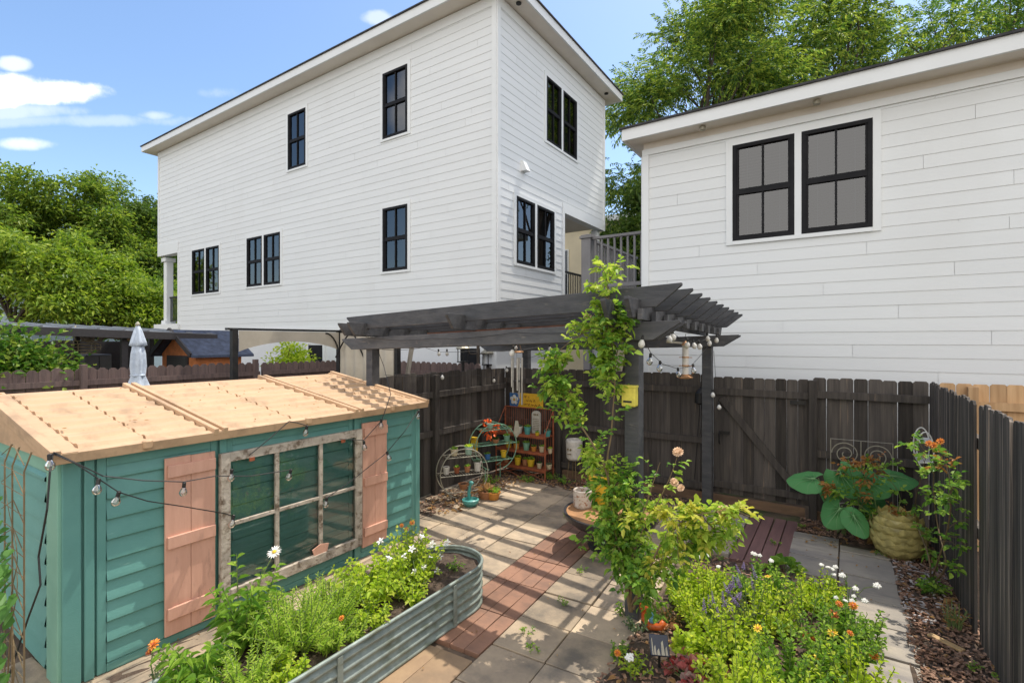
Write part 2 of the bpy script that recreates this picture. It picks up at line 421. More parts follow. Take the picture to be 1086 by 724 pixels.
def casing(mb, f, u0, u1, z0, z1, w=.09, d=.026):
    ubox(mb, f, u0-w, u0, z0-w*.6, z1+w, -.04, d); ubox(mb, f, u1, u1+w, z0-w*.6, z1+w, -.04, d)
    ubox(mb, f, u0, u1, z1, z1+w, -.04, d-.001); ubox(mb, f, u0, u1, z0-w*.6, z0, -.04, d+.012)

# ---- tall house
H1 = thing('house', (-14,11.3,0), 'tall three storey white clapboard house with black windows and an open corner porch', 'house')
FY = 8.5; FXc = -6.05
fY = plane_map('Y', FY); fX = plane_map('X', FXc)
winY = [(-9.47,-8.62,4.0,5.55),(-9.47,-8.62,7.24,8.85),(-13.45,-12.6,7.24,8.85),
        (-15.66,-14.8,4.0,5.52),(-14.7,-13.84,4.0,5.52),(-19.25,-18.36,3.95,5.5),(-18.26,-17.38,3.95,5.5)]
winX = [(9.22,10.0,4.02,5.5),(10.1,10.93,4.02,5.5),(10.55,11.3,7.15,8.72),(11.4,12.18,7.15,8.72)]
porchL = (-22.05,-20.35,2.93,5.75); porchR = (11.47,14.2,3.25,5.72)
Z0, Z1 = 2.69, 9.52
wl = MB()
siding(wl, fY, -22.0, FXc-.11, Z0, Z1, [(a-.06,b+.06,c-.04,d+.06) for a,b,c,d in winY]+[porchL])
siding(wl, fX, FY+.11, 14.07-.1, Z0, Z1, [(a-.06,b+.06,c-.04,d+.06) for a,b,c,d in winX]+[porchR])
# remaining walls: back, far end, porch interiors
bk = plane_map('Y', 14.07)
wl.add([bk(-22,Z0),bk(FXc-2.9,Z0),bk(FXc-2.9,Z1),bk(-22,Z1)], [(3,2,1,0)])
wl.add([bk(FXc-2.9,5.72),bk(FXc,5.72),bk(FXc,Z1),bk(FXc-2.9,Z1)], [(3,2,1,0)])
wl.quad((-22,14.07,5.75),(-22,8.5,5.75),(-22,8.5,Z1),(-22,14.07,Z1))
for x in (-20.35,):
    wl.quad((x,14.07,2.93),(x,8.5,2.93),(x,8.5,5.75),(x,14.07,5.75))
siding(wl, plane_map('Y', 11.47), FXc-2.9, FXc-.02, 3.25, 5.72)   # faces away from the yard
siding(wl, plane_map('X', FXc-2.9), 11.47, 14.07, 3.25, 5.72)
wl.build('wall', M['siding'], H1)
tr = MB()
ubox(tr, fY, FXc-.11, FXc, Z0, Z1, 0, .03); ubox(tr, fX, FY+.0, FY+.11, Z0, Z1, -.02, .028)
ubox(tr, fX, 13.97, 14.07, 5.72, Z1, -.02, .028)
ubox(tr, fY, -22, -21.9, 5.75, Z1, 0, .028)
ubox(tr, fY, -22, FXc+.03, 2.50, 2.69, -.05, .034); ubox(tr, fX, FY-.035, 11.47, 2.50, 2.69, -.05, .033)
ubox(tr, fX, FY+.11, 13.97, Z1-.22, Z1, 0, .022); ubox(tr, fY, -21.9, FXc-.11, Z1-.22, Z1, 0, .022)
# porch surrounds
ubox(tr, fX, 11.39, 11.49, 3.2, 5.85, -.12, .024); ubox(tr, fX, 11.49, 14.07, 5.60, 5.85, -.2, .024)
ubox(tr, fY, -22.02, -20.33, 5.55, 5.95, -.25, .025); ubox(tr, fY, -20.37, -20.27, 2.93, 5.55, -.1, .024)
ubox(tr, fY, -22.15, -20.2, 2.75, 2.95, -.3, .1)
for a,b,c,d in winY[:3]: casing(tr, fY, a,b,c,d)
for p, q in ((3,4),(5,6)):
    A, B = winY[p], winY[q]; casing(tr, fY, A[0],B[1],A[2],A[3]); ubox(tr, fY, A[1],B[0],A[2],A[3],-.04,.027)
for p, q in ((0,1),(2,3)):
    A, B = winX[p], winX[q]; casing(tr, fX, A[0],B[1],A[2],A[3]); ubox(tr, fX, A[1],B[0],A[2],A[3],-.04,.027)
tr.build('trim', M['trim'], H1)
for a in winY: window(fY, *a, H1)
for a in winX: window(fX, *a, H1)
lo = MB(); lo.bb((-20.3,FY+.06,-.1),(FXc-.05,11.4,2.5)); lo.build('lower_wall', M['foundation'], H1)
f2 = plane_map('Y', FY+.06)
for a in ((-12.55,-11.9,1.45,2.2),(-7.05,-6.5,1.2,2.15)):
    mb = MB(); ubox(mb, f2, *a, 0, .03); o = mb.build('garage_window', M['black_frame'], H1)
    mb = MB(); ubox(mb, f2, a[0]-.08, a[0], a[2]-.05, a[3]+.05, 0, .04); ubox(mb, f2, a[1], a[1]+.08, a[2]-.05, a[3]+.05, 0, .04); mb.build('casing', M['trim'], o, loc=org(H1))
def roof(parent, x0,x1,y0,y1,z, th=.2, rise=1.3, oh=0, back=None):
    fa = MB(); t = .04
    fa.bb((x0,y0,z),(x1,y0+t,z+th)); fa.bb((x1-t,y0+t,z),(x1,y1-t,z+th)); fa.bb((x0,y1-t,z),(x1,y1,z+th)); fa.bb((x0,y0+t,z),(x0+t,y1-t,z+th))
    fa.build('fascia', M['trim'], parent)
    so = MB(); so.bb((x0+t,y0+t,z+.015),(x1-t,y1-t,z+.05)); so.build('soffit', M['soffit'], parent)
    r = MB(); e = .035; zz = z+th
    A = [(x0-e,y0-e,zz),(x1+e,y0-e,zz),(x1+e,y1+e,zz),(x0-e,y1+e,zz)]; B = [(p[0],p[1],zz+.03) for p in A]
    ym = (y0+y1)/2; h = min((x1-x0)/2,(y1-y0)/2)
    C_ = [(x0+h,ym,zz+rise),(x1-h,ym,zz+rise)]
    r.add(A+B+C_, [(3,2,1,0),(0,1,5,4),(1,2,6,5),(2,3,7,6),(3,0,4,7),(4,5,9,8),(5,6,9),(6,7,8,9),(7,4,8)])
    r.build('roof', M['shingle'], parent)
roof(H1, -22.4, -5.62, 8.08, 14.42, Z1, .2, .75)
# soffit lights, vent hood, porch fittings
for y in (9.0, 13.7):
    mb = MB(); mb.lathe([(.06,0),(.06,.02),(.045,.02)], (-5.83,y,Z1-.012), 14); mb.lathe([(.04,0),(.04,.004)], (-5.83,y,Z1-.016), 12)
    mb.build('soffit_light', M['darkiron'], H1)
mb = MB(); p = fX(9.5,6.22,0)
mb.add([p+Vector(v) for v in ((.0,-.09,-.12),(.0,.09,-.12),(.0,.09,.12),(.0,-.09,.12),(.16,-.08,-.12),(.16,.08,-.12),(.06,.07,.10),(.06,-.07,.10))], [(0,1,2,3),(4,5,6,7),(0,4,7,3),(1,5,6,2),(3,2,6,7),(0,1,5,4)])
mb.build('vent_hood', M['trim'], H1)
mb = MB(); mb.bb((-21.86,8.62,2.96),(-21.62,8.86,5.5)); mb.bb((-21.92,8.56,2.96),(-21.56,8.92,3.1)); mb.bb((-21.92,8.56,5.35),(-21.56,8.92,5.5)); mb.build('porch_column', M['trim'], H1, bevel=.01)
mb = MB(); mb.bb((FXc-.3,13.75,3.3),(FXc-.1,13.95,5.6)); mb.build('porch_column', M['trim'], H1, bevel=.01)
mb = MB()
mb.bar((-21.6,8.74,3.98),(-20.38,8.74,3.98),.05,.05); mb.bar((-21.6,8.74,3.08),(-20.38,8.74,3.08),.04,.04)
for i in range(13): mb.bar((-21.55+i*.095,8.74,3.08),(-21.55+i*.095,8.74,3.98),.02,.02)
mb.build('porch_railing', M['darkiron'], H1)
mb = MB()
mb.bar((FXc-.18,11.5,4.15),(FXc-.18,13.75,4.15),.05,.05); mb.bar((FXc-.18,11.5,3.36),(FXc-.18,13.75,3.36),.04,.04)
for i in range(21): mb.bar((FXc-.18,11.55+i*.107,3.36),(FXc-.18,11.55+i*.107,4.15),.02,.02)
mb.build('porch_railing', M['darkiron'], H1)
for lo_, hi_ in (((FXc-2.9,11.48,3.1),(FXc+.02,14.07,3.24)), ((-22.0,8.52,2.8),(-20.3,14,2.93))):
    mb = MB(); mb.bb(lo_, hi_); mb.build('porch_floor', M['greyrail'], H1)
for lo_, hi_ in (((FXc-2.88,11.5,5.70),(FXc-.03,14.05,5.74)), ((-21.98,8.55,5.72),(-20.3,14.05,5.76))):
    mb = MB(); mb.bb(lo_, hi_); mb.build('porch_ceiling', M['soffit'], H1)
for lo_, hi_ in (((-21.95,8.6,0),(-21.55,9.0,2.8)), ((-21.95,13.5,0),(-21.55,13.9,2.8)), ((FXc-.4,13.6,0),(FXc-.1,13.9,3.1))):
    mb = MB(); mb.bb(lo_, hi_); mb.build('pier', M['foundation'], H1)

# ---- lower house on the right
H2 = thing('house', (3,11,0), 'low white clapboard house on the right with two black windows showing half open blinds', 'house')
winB = [(-1.49,-.64,3.87,5.37),(-.55,.30,3.87,5.37)]
gX0, gX1 = -2.94, 9.0; B0, B1 = .3, 5.6
wl = MB()
siding(wl, fY, gX0+.11, gX1, B0, B1-.1, [(a-.06,b+.06,c-.04,d+.06) for a,b,c,d in winB])
wl.quad((gX0,14,B0),(gX0,8.5,B0),(gX0,8.5,B1),(gX0,14,B1)); wl.quad((gX1,8.5,B0),(gX1,14,B0),(gX1,14,B1),(gX1,8.5,B1)); wl.quad((gX1,14,B0),(gX0,14,B0),(gX0,14,B1),(gX1,14,B1))
wl.build('wall', M['siding'], H2)
tr = MB(); ubox(tr, fY, gX0, gX0+.11, B0, B1-.1, -.02, .03); tr.bb((gX0-.028,8.5,B0),(gX0-.001,8.6,B1-.1))
ubox(tr, fY, gX0, gX1, B1-.1, B1, -.02, .036)
A, B = winB; casing(tr, fY, A[0],B[1],A[2],A[3],.095); ubox(tr, fY, A[1],B[0],A[2],A[3],-.04,.027)
tr.build('trim', M['trim'], H2)
for a in winB: window(fY, *a, H2, blinds=True)
roof(H2, gX0-.24, gX1+.3, 8.13, 14.4, B1+.1, .19, .65)
mb = MB(); mb.bb((gX0,8.52,-.1),(gX1,13.9,.3)); mb.build('footing', M['foundation'], H2)
mb = MB(); mb.bb((gX0+.01,8.51,B1),(gX1-.01,13.99,B1+.12)); mb.build('soffit_box', M['soffit'], H2)
for x in (-1.9, -.35):
    mb = MB(); mb.lathe([(.045,0),(.05,.05),(.03,.06)], (x,8.3,B1+.05), 12); mb.lathe([(.03,0),(.03,.004)], (x,8.3,B1+.044), 10); mb.build('soffit_light', M['palewire'], H2)

# ---- landing between the houses
D = thing('landing', (-4,11,0), 'grey raised wooden landing with a picket railing between the two white houses', 'deck')
mb = MB(); mb.bb((-4.6,9.35,3.1),(-2.98,14.0,3.22)); mb.bb((-5.6,11.6,3.1),(-4.6,14.0,3.22)); mb.build('floor', M['greyrail'], D)
for x,y in ((-4.45,9.5),(-3.15,9.5),(-4.45,12.5),(-3.15,13.5)):
    mb = MB(); mb.bb((x-.07,y-.07,0),(x+.07,y+.07,3.1)); mb.build('support_post', M['greyrail'], D)
mb = MB(); mb.bb((-4.57,9.43,2.9),(-4.36,9.64,4.42)); mb.bb((-4.60,9.40,4.42),(-4.33,9.67,4.47)); mb.bb((-4.58,9.42,4.47),(-4.35,9.65,4.50)); mb.build('newel_post', M['greyrail'], D, bevel=.008)
for (p, q) in (((-4.36,9.53),(-2.98,9.53)), ((-4.46,9.64),(-4.46,12.4))):
    P = Vector((*p,0)); Q = Vector((*q,0))
    mb = MB(); mb.bar(P+Vector((0,0,4.42)), Q+Vector((0,0,4.42)), .09, .05); mb.build('handrail', M['greyrail'], D); mb = MB(); mb.bar(P+Vector((0,0,3.44)), Q+Vector((0,0,3.44)), .05, .07); mb.build('bottom_rail', M['greyrail'], D)
    n = round((Q-P).length/.135)
    for i in range(n):
        c_ = P.lerp(Q, (i+.5)/n); mb = MB(); mb.bb(c_+Vector((-.018,-.018,3.47)), c_+Vector((.018,.018,4.40))); mb.build('baluster', M['greyrail'], D)

# ---- cream house glimpsed behind, and a pale house in the trees on the left
Hc = thing('house', (-6,24,0), 'cream house with a tall window, glimpsed behind the porch and the dark tree', 'house')
mb = MB(); mb.bb((-17,21,0),(-3.2,28,7.6)); mb.build('wall', M['creamhouse'], Hc)
mb = MB(); mb.bb((-17.3,20.7,7.6),(-2.9,28.3,7.85)); mb.build('cornice', M['trim'], Hc)
mb = MB(); mb.add([(-17.3,20.7,7.85),(-2.9,20.7,7.85),(-2.9,28.3,7.85),(-17.3,28.3,7.85),(-13,24.5,8.6),(-7,24.5,8.6)], [(0,1,5,4),(1,2,5),(2,3,4,5),(3,0,4)]); mb.build('roof', M['shingle'], Hc)
fc = plane_map('Y', 21)
for a in ((-9.4,-7.8,3.3,6.6),(-12.4,-10.8,3.3,6.6)):
    mb = MB(); ubox(mb, fc, *a, 0, .05); um = (a[0]+a[1])/2
    o = mb.build('window', M['signwhite'], Hc)
    mb = MB()
    for k in range(2):
        for j in range(3): ubox(mb, fc, a[0]+.06+k*.78, a[0]+.76+k*.78, a[2]+.1+j*1.08, a[2]+1.08+j*1.08, .05, .06)
    mb.build('pane', M['glass'], o, loc=org(Hc))
Hb = thing('house', (-40,14,0), 'pale house almost hidden in the trees at the far left', 'house')
mb = MB(); mb.bb((-44,8,0),(-36,18,5.2)); mb.build('wall', M['bluehouse'], Hb)
mb = MB(); mb.add([(-44.4,7.6,5.2),(-35.6,7.6,5.2),(-35.6,18.4,5.2),(-44.4,18.4,5.2),(-40,10,7.4),(-40,16,7.4)], [(0,1,4),(1,2,5,4),(2,3,5),(3,0,4,5)]); mb.build('roof', M['carroof'], Hb)
mb = MB(); mb.bb((-36,10,2.4),(-35.96,11,3.9)); mb.build('window', M['black_frame'], Hb)
# ================================================================ GROUND AND PAVING
mb = MB()
n = 40; ext = 160
xs = [-ext, -60, -30, -15, -8, -4, 0, 4, 8, 20, 60, ext]; ys = [-60, -20, -8, -2, 2, 6, 10, 20, 40, 80, ext]
P = [(x,y,-.035) for y in ys for x in xs]; nx = len(xs)
mb.add(P, [(j*nx+i, j*nx+i+1, (j+1)*nx+i+1, (j+1)*nx+i) for j in range(len(ys)-1) for i in range(nx-1)])
struct(mb.build('ground', M['ground']))
def pave(mb, poly_rows, gap=.011, th=.05, jz=.005):
    for (x0,x1,y0,y1) in poly_rows:
        z = random.uniform(-jz,jz); g_ = gap*random.uniform(.5,1.5)
        T = Matrix.Rotation(random.uniform(-.008,.008),4,'X') @ Matrix.Rotation(random.uniform(-.008,.008),4,'Y')
        mb.box(((x0+x1)/2,(y0+y1)/2,z-th/2), (x1-x0-g_,y1-y0-g_,th), random.uniform(-.008,.008), T)
def rot_all(mb, ang, c):
    Mx = Matrix.Translation(Vector(c)) @ Matrix.Rotation(ang,4,'Z') @ Matrix.Translation(-Vector(c))
    mb.v = [tuple(Mx @ Vector(p)) for p in mb.v]
PANG, PC = R(3.5), (-2.3,4,0)
pv = MB(); rows = []
y = -1.0
while y < 6.9:                                   # two columns right of the red strip
    for k in range(2 if y < 5.3 else 3):
        x0 = -2.31+k*.455
        if not (k == 2 and y < 5.5): rows.append((x0, x0+.455, y, y+.455))
    y += .455
y = -1.0; j = 0
while y < 6.9:                                   # left of the strip
    x1 = -2.86
    for k in range(5):
        x0 = x1-.455
        if x0 > -5.2: rows.append((x0, x1, y, y+.455))
        x1 = x0
    y += .455; j += 1
pave(pv, rows); rot_all(pv, PANG, PC)
struct(pv.build('paving', M['paver'], bevel=.006))
tb = MB(); rows = []; y = 2.93
while y < 6.6:
    for k in range(4): rows.append((-2.86+k*.137, -2.86+(k+1)*.137, y, y+.545))
    y += .55
pave(tb, rows, .006, .05, .002); rot_all(tb, PANG, PC); struct(tb.build('paving_strip', M['tile'], bevel=.004))
tb = MB(); rows = []; y = -1.0
while y < 2.8:
    for k in range(2): rows.append((-2.86+k*.274, -2.86+(k+1)*.274, y, min(y+.55,2.925)))
    y += .55
pave(tb, rows, .006, .05, .002); rot_all(tb, PANG, PC); struct(tb.build('paving_strip', M['tantile'], bevel=.004))
sl = MB()
rows = [(-.53,-.07,6.76,6.97),(-.067,.40,6.6,6.78),(-.53,-.07,6.25,6.75),(-.53,-.07,5.75,6.24),(-.067,.43,6.0,6.59),(-.067,.44,5.5,5.99),(-.53,-.07,5.25,5.74)]
y = 5.49
k = 0
while y > 1.0:
    rows.append((-.05+.015*k, .45+.02*k, y-.46, y)); y -= .468; k += 1
rows += [(-1.52,-1.06,6.75,7.2),(-1.52,-1.06,6.28,6.74),(-1.52,-1.06,5.81,6.27)]
pave(sl, rows, .012, .05, .006); struct(sl.build('path', M['slab'], bevel=.006))
pk = MB(); rows = [(-1.05+k*.137, -1.05+(k+1)*.137, 5.72+.02*(k%2), 7.36) for k in range(4)]
pave(pk, rows, .012, .05, .004); struct(pk.build('boardwalk', M['plank'], bevel=.004))
so = MB()
def patch(mb, x0,x1,y0,y1, z, n=30, amp=.02):
    P = []; 
    for j in range(n+1):
        for i in range(n+1):
            e = 0 if i in (0,n) or j in (0,n) else 1
            P.append((x0+(x1-x0)*i/n, y0+(y1-y0)*j/n, z+random.uniform(-amp,amp)-(1-e)*.03))
    mb.add(P, [(j*(n+1)+i, j*(n+1)+i+1, (j+1)*(n+1)+i+1, (j+1)*(n+1)+i) for j in range(n) for i in range(n)])
patch(so, .36,.92,1,7.5, -.005); patch(so, -.5,.95,6.95,7.56, -.003); patch(so, -1.42,.02,1.0,5.7, .0); patch(so, -5.2,-1.6,6.93,7.56, -.003); patch(so, -5.2,-4.55,4.5,7.5, -.003)
patch(so, -4.27,-3.25,.4,4.5,-.01)
struct(so.build('soil', M['soil'], smooth=True))
def chips(mb, x0,x1,y0,y1,n, s=.03, z=.006):
    for _ in range(n):
        x, y = random.uniform(x0,x1), random.uniform(y0,y1)
        a = random.uniform(s*.5, s*1.5)
        T = Matrix.Rotation(random.uniform(-.4,.4),4,'X') @ Matrix.Rotation(random.uniform(-.4,.4),4,'Y')
        mb.box((x,y,z+random.uniform(0,.02)), (a, a*random.uniform(.25,.5), .006), random.uniform(0,6.3), T)
mc = MB(); chips(mc, .40,.90,2.2,7.1,3600); chips(mc, -.5,.9,6.95,7.5,900); chips(mc,-1.4,0,3,5.7,1500); chips(mc,-5.1,-4.5,4.9,7.4,700); chips(mc,-4.6,-1.6,7.0,7.5,700)
tag(mc.build('mulch', M['mulch']), kind='stuff', label='brown wood mulch chips scattered over the beds and along the fences', cat='mulch')
mc = MB(); chips(mc, .40,.80,5.2,6.7,160,.035,.012)
tag(mc.build('pale_chips', M['palechip']), kind='stuff', label='pale flakes scattered on the mulch below the right fence', cat='mulch')
mc = MB(); 
def litter(n, x0,x1,y0,y1,s=.05):
    Pp = np.stack([rng.uniform(x0,x1,n), rng.uniform(y0,y1,n), rng.uniform(.005,.03,n)],1)
    a = rng.uniform(0,6.28,n); Dd = np.stack([np.cos(a), np.sin(a), rng.uniform(0,.5,n)],1)
    mc.leaves(Pp, Dd, rng.uniform(.5,1.3,n)*s, s*.5, .1, .4)
litter(160,-5.0,-4.35,5.0,7.2,.07); litter(90,-4.4,-3.2,6.9,7.4); litter(60,-.4,.8,6.6,7.4); litter(60,.4,.85,3,6.5); litter(70,-1.35,-.6,3.1,4.3,.06); litter(110,-4.6,-1.5,1.5,6.9,.022); litter(40,-.6,.45,2,6.9,.03)
for _ in range(70):
    y_, v_ = random.uniform(ry0_ := 1.1, 4.4), random.uniform(.03,.95)
    q_ = Vector((-4.20-1.8*v_, y_, 1.575+.28*v_+.03)); a_ = random.uniform(0,6.28)
    mc.leaves(np.array([q_]), np.array([[math.cos(a_),math.sin(a_),.1]]), random.uniform(.012,.04), .014, .1, .3)
tag(mc.build('leaf_litter', LF['dry']), kind='stuff', label='dry fallen leaves lying along the fence, on the paving and on the shed roof', cat='leaves')

# ================================================================ FENCES
def fence(name, p, q, side, z0, z1, label, m, bw=.14, gap=.003, rails=(), rail_on=1, posts=(), dog=.02, kick=None, cat='fence', group=None, jit=.006, lean=0, th=.019, postz=None):
    p = Vector((*p,0)); q = Vector((*q,0)); d = (q-p); L = d.length; d.normalize(); s = Vector((*side,0))
    F = thing(name, (p+q)/2, label, cat, group)
    b = MB(); n = round(L/(bw+gap)); w = L/n
    for i in range(n):
        a0 = p + d*(i*w+gap/2); a1 = p + d*((i+1)*w-gap/2); zt = z1+random.uniform(-jit,jit)*1.5; o = s*random.uniform(-.004,.004)
        c0 = Vector((0,0,1))
        tl = d*random.uniform(-lean-.004,lean+.004)+s*random.uniform(-.006,.006)
        poly = [a0+c0*z0, a1+c0*z0, a1+tl+c0*(zt-dog), a1-d*dog+tl+c0*zt, a0+d*dog+tl+c0*zt, a0+tl+c0*(zt-dog)]
        b.prism([v+o for v in poly], -s*th)
    b.build('boards', m, F)
    if rails:
        for z in rails:
            r = MB(); off = s*(.028 if rail_on > 0 else -.045)
            r.bar(p+off+Vector((0,0,z)), q+off+Vector((0,0,z)), .042, .088)
            r.build('rail', m, F)
    for t in posts:
        pb = MB(); c_ = p.lerp(q, t)+s*(.055 if rail_on>0 else -.075); pb.bb(c_+Vector((-.045,-.045,-.05)), c_+Vector((.045,.045,postz or z1-.03))); pb.build('post', m, F, bevel=.006)
    if kick:
        k = MB(); k.bar(p+s*.012+Vector((0,0,kick)), q+s*.012+Vector((0,0,kick)), .02, .13); k.build('kickboard', M['kick'], F)
    return F
BY = 7.57
fence('fence', (-5.2,BY), (-1.62,BY), (0,-1), .10, 1.83, 'black board fence along the back of the patio, behind the red rack and the pergola', M['fence'], rails=(1.6,.88,.22), kick=.07, posts=(.32,.66))
fence('fence', (-.36,BY), (.80,BY), (0,-1), .02, 1.83, 'black fence section between the gate and the right corner, behind the scroll trellis', M['fence'], rails=(1.62,.86), kick=.05, posts=(.0,))
fence('fence', (-5.2,4.45), (-5.2,BY), (1,0), .02, 1.83, 'black fence running from the shed corner to the back corner beside the round plant stands', M['fence'], rails=(1.5,.92), posts=(.38,), jit=.012)
fence('fence', (.80,BY-.05), (.83,5.26), (-1,0), .0, 1.83, 'worn black fence on the right, far section up to the narrow gap', M['fence_r'], bw=.13, rails=(1.5,.8), rail_on=-1, jit=.01, dog=.028, lean=.008)
fence('fence', (.845,5.19), (.97,1.0), (-1,0), .0, 1.82, 'worn black fence on the right, near section on the close side of the narrow gap', M['fence_r'], bw=.13, rails=(1.5,.8), rail_on=-1, jit=.012, dog=.025, lean=.01)
fence('fence', (.9,7.62), (6.5,7.62), (0,-1), .05, 1.82, 'new tan wood fence beyond the right black fence', M['tanfence'], rails=(1.58,.8), posts=(.05,.5,.98), jit=.008)
fence('fence', (-10.5,.5), (-10.5,5.95), (1,0), .05, 1.86, 'brown dog eared fence behind the shed, left of the arched gazebo', M['brownfence'], bw=.145, rails=(1.62,.8), posts=(.45,.98), dog=.045, jit=.01, postz=1.92)
fence('fence', (-10.5,6.0), (-10.5,12), (1,0), .05, 1.84, 'brown dog eared fence seen under the gazebo arch', M['brownfence'], bw=.145, rails=(1.62,.8), posts=(.5,), dog=.045)
fence('fence', (-10.4,8.0), (-6.1,8.0), (0,-1), .05, 1.86, 'purplish brown fence showing above the black fence at the foot of the tall house', M['brownfence'], bw=.145, rails=(1.62,.8), dog=.045, posts=(.1,))
# gate
g = thing('gate', (-1.0,BY,0), 'black board gate with a diagonal brace at the end of the mauve boardwalk', 'gate')
b = MB(); x = -1.585; w = .1315
for i in range(9):
    zt = 1.80+random.uniform(-.008,.008); a0 = Vector((x+.0015,BY,.16)); a1 = Vector((x+w-.0015,BY,.16)); c0 = Vector((0,0,1))
    b.prism([a0,a1,Vector((a1.x,BY,zt-.02)),Vector((a1.x-.02,BY,zt)),Vector((a0.x+.02,BY,zt)),Vector((a0.x,BY,zt-.02))], (0,.019,0)); x += w
b.build('boards', M['fence'], g)
for z in (1.55,.24):
    r = MB(); r.bb((-1.57,BY-.035,z),(-.40,BY-.002,z+.09)); r.build('rail', M['fence'], g)
r = MB(); r.bar((-1.47,BY-.020,1.50),(-.56,BY-.020,.38),.09,.032,(0,1,0)); r.build('diagonal_brace', M['fence'], g)
mb = MB(); mb.bar((-1.50,BY-.05,1.02),(-1.36,BY-.05,1.02),.016,.04); mb.tube([(-1.49,BY-.06,.86),(-1.49,BY-.10,.9),(-1.49,BY-.10,1.0),(-1.49,BY-.06,1.04)],.009); mb.build('latch', M['darkiron'], g)
mb = MB(); mb.bb((-1.6,BY-.02,.01),(-.45,BY+.02,.13)); mb.build('kickboard', M['kick'], g)
for z in (.35,1.5):
    mb = MB(); mb.bar((-.44,BY-.045,z),(-.62,BY-.04,z),.012,.05); mb.build('hinge', M['darkiron'], g)

# ================================================================ SHED
S = -4.28; SY0, SY1 = 1.08, 4.41; SB = -5.92
sh = thing('shed', (-5.1,2.75,0), 'low teal garden shed with tan ribbed roof, pink shutters and an old window frame', 'shed')
w = MB()
def lapwall(mb, f, u0, u1, z0, z1, ex=.142, lip=.022):
    z = z0
    while z < z1-.02:
        zt = min(z+ex, z1)
        n = 6
        prof = [(z, lip*.55), (z+.010, lip), (z+.03, lip*.9), (zt-.012, .002), (zt, 0.0)]
        for (za,da),(zb,db) in zip(prof[:-1],prof[1:]):
            mb.quad(f(u0,za,da), f(u1,za,da), f(u1,zb,db), f(u0,zb,db))
        mb.quad(f(u0,z,0),f(u1,z,0),f(u1,z,lip*.55),f(u0,z,lip*.55))
        z = zt
fS = plane_map('X', S-.02)
for a, b_ in ((1.34,2.03),(2.20,3.38),(3.54,4.28)): lapwall(w, fS, a, b_, .06, 1.43)
fE = plane_map('Y', SY0+.02)
lapwall(w, lambda u,z,d=0: fE(u,z,d), SB+.1, -4.56, .06, 1.40)
w.bb((SB,SY0+.04,0),(S-.03,SY1-.04,1.53))
w.build('wall', M['shedwall'], sh)
t = MB()
def fr(u0,u1,z0,z1,d): ubox(t, fS, u0,u1,z0,z1,-.01,d)
fr(SY0+.02,1.20,0,1.55,.020); fr(1.215,1.27,0,1.55,.024); fr(1.285,1.34,.0,1.55,.014)
fr(2.03,2.075,0,1.55,.016); fr(2.095,2.15,0,1.55,.026); fr(2.15,2.20,.0,1.55,.014)
fr(3.38,3.43,0,1.55,.016); fr(3.45,3.50,0,1.55,.026); fr(3.50,3.54,0,1.55,.014)
fr(4.28,4.34,0,1.55,.014); fr(4.34,SY1,0,1.55,.026)
for a, b_ in ((1.34,2.03),(2.20,3.38),(3.54,4.28)): fr(a,b_,1.43,1.55,.013); fr(a,b_,0,.06,.018)
t.build('wall_frame', M['shedwall'], sh, bevel=.006)
t = MB()
def fe(u0,u1,z0,z1,d): ubox(t, fE, u0,u1,z0,z1,-.01,d)
fe(-4.42,S-.02,0,1.54,.02); fe(-4.56,-4.44,0,1.54,.012); fe(SB,SB+.1,0,1.54,.02); fe(SB+.1,-4.56,1.40,1.54,.010)
t.build('end_frame', M['shedlight'], sh, bevel=.006)
# roof: stepped ribs running along the shed, three sheets with raised double seams
XF, ZF, XB, ZB = -4.20, 1.565, -6.0, 1.845
def rp(y, v, h=0):      # v 0 front..1 back
    nx_, nz_ = (ZB-ZF), -(XB-XF); l = math.hypot(nx_, nz_)
    return Vector((XF+(XB-XF)*v+h*nx_/l, y, ZF+(ZB-ZF)*v+h*nz_/l))
ry0, ry1 = SY0-.06, SY1+.06
rf = MB(); NR = 9
def ribs(y0, y1, off):
    v0, v1 = .05, .985
    for k in range(NR):
        a = v0+(v1-v0)*k/NR; b_ = v0+(v1-v0)*(k+1)/NR; h0 = .026; 
        va = a+off*.0
        prof = [(va,.004),(va+.012,h0),(va+(b_-a)*.30,h0-.002),(va+(b_-a)*.52,.010),(b_,.004)]
        for (p0,q0),(p1,q1) in zip(prof[:-1],prof[1:]):
            rf.quad(rp(y0,p0,q0),rp(y1,p0,q0),rp(y1,p1,q1),rp(y0,p1,q1))
        for y, s_ in ((y0,1),(y1,-1)):
            rf.add([rp(y,pp,qq) for pp,qq in prof], [tuple(range(5)) if s_>0 else tuple(range(4,-1,-1))])
seams = (2.06, 3.44)
edges = [ry0+.16, seams[0]-.06, seams[0]+.06, seams[1]-.06, seams[1]+.06, ry1-.09]
for i in range(0,6,2):
    y0, y1 = edges[i], edges[i+1]; ym = (y0+y1)/2-.02
    ribs(y0+.006, ym-.008, 0); ribs(ym+.008, y1-.006, 0)
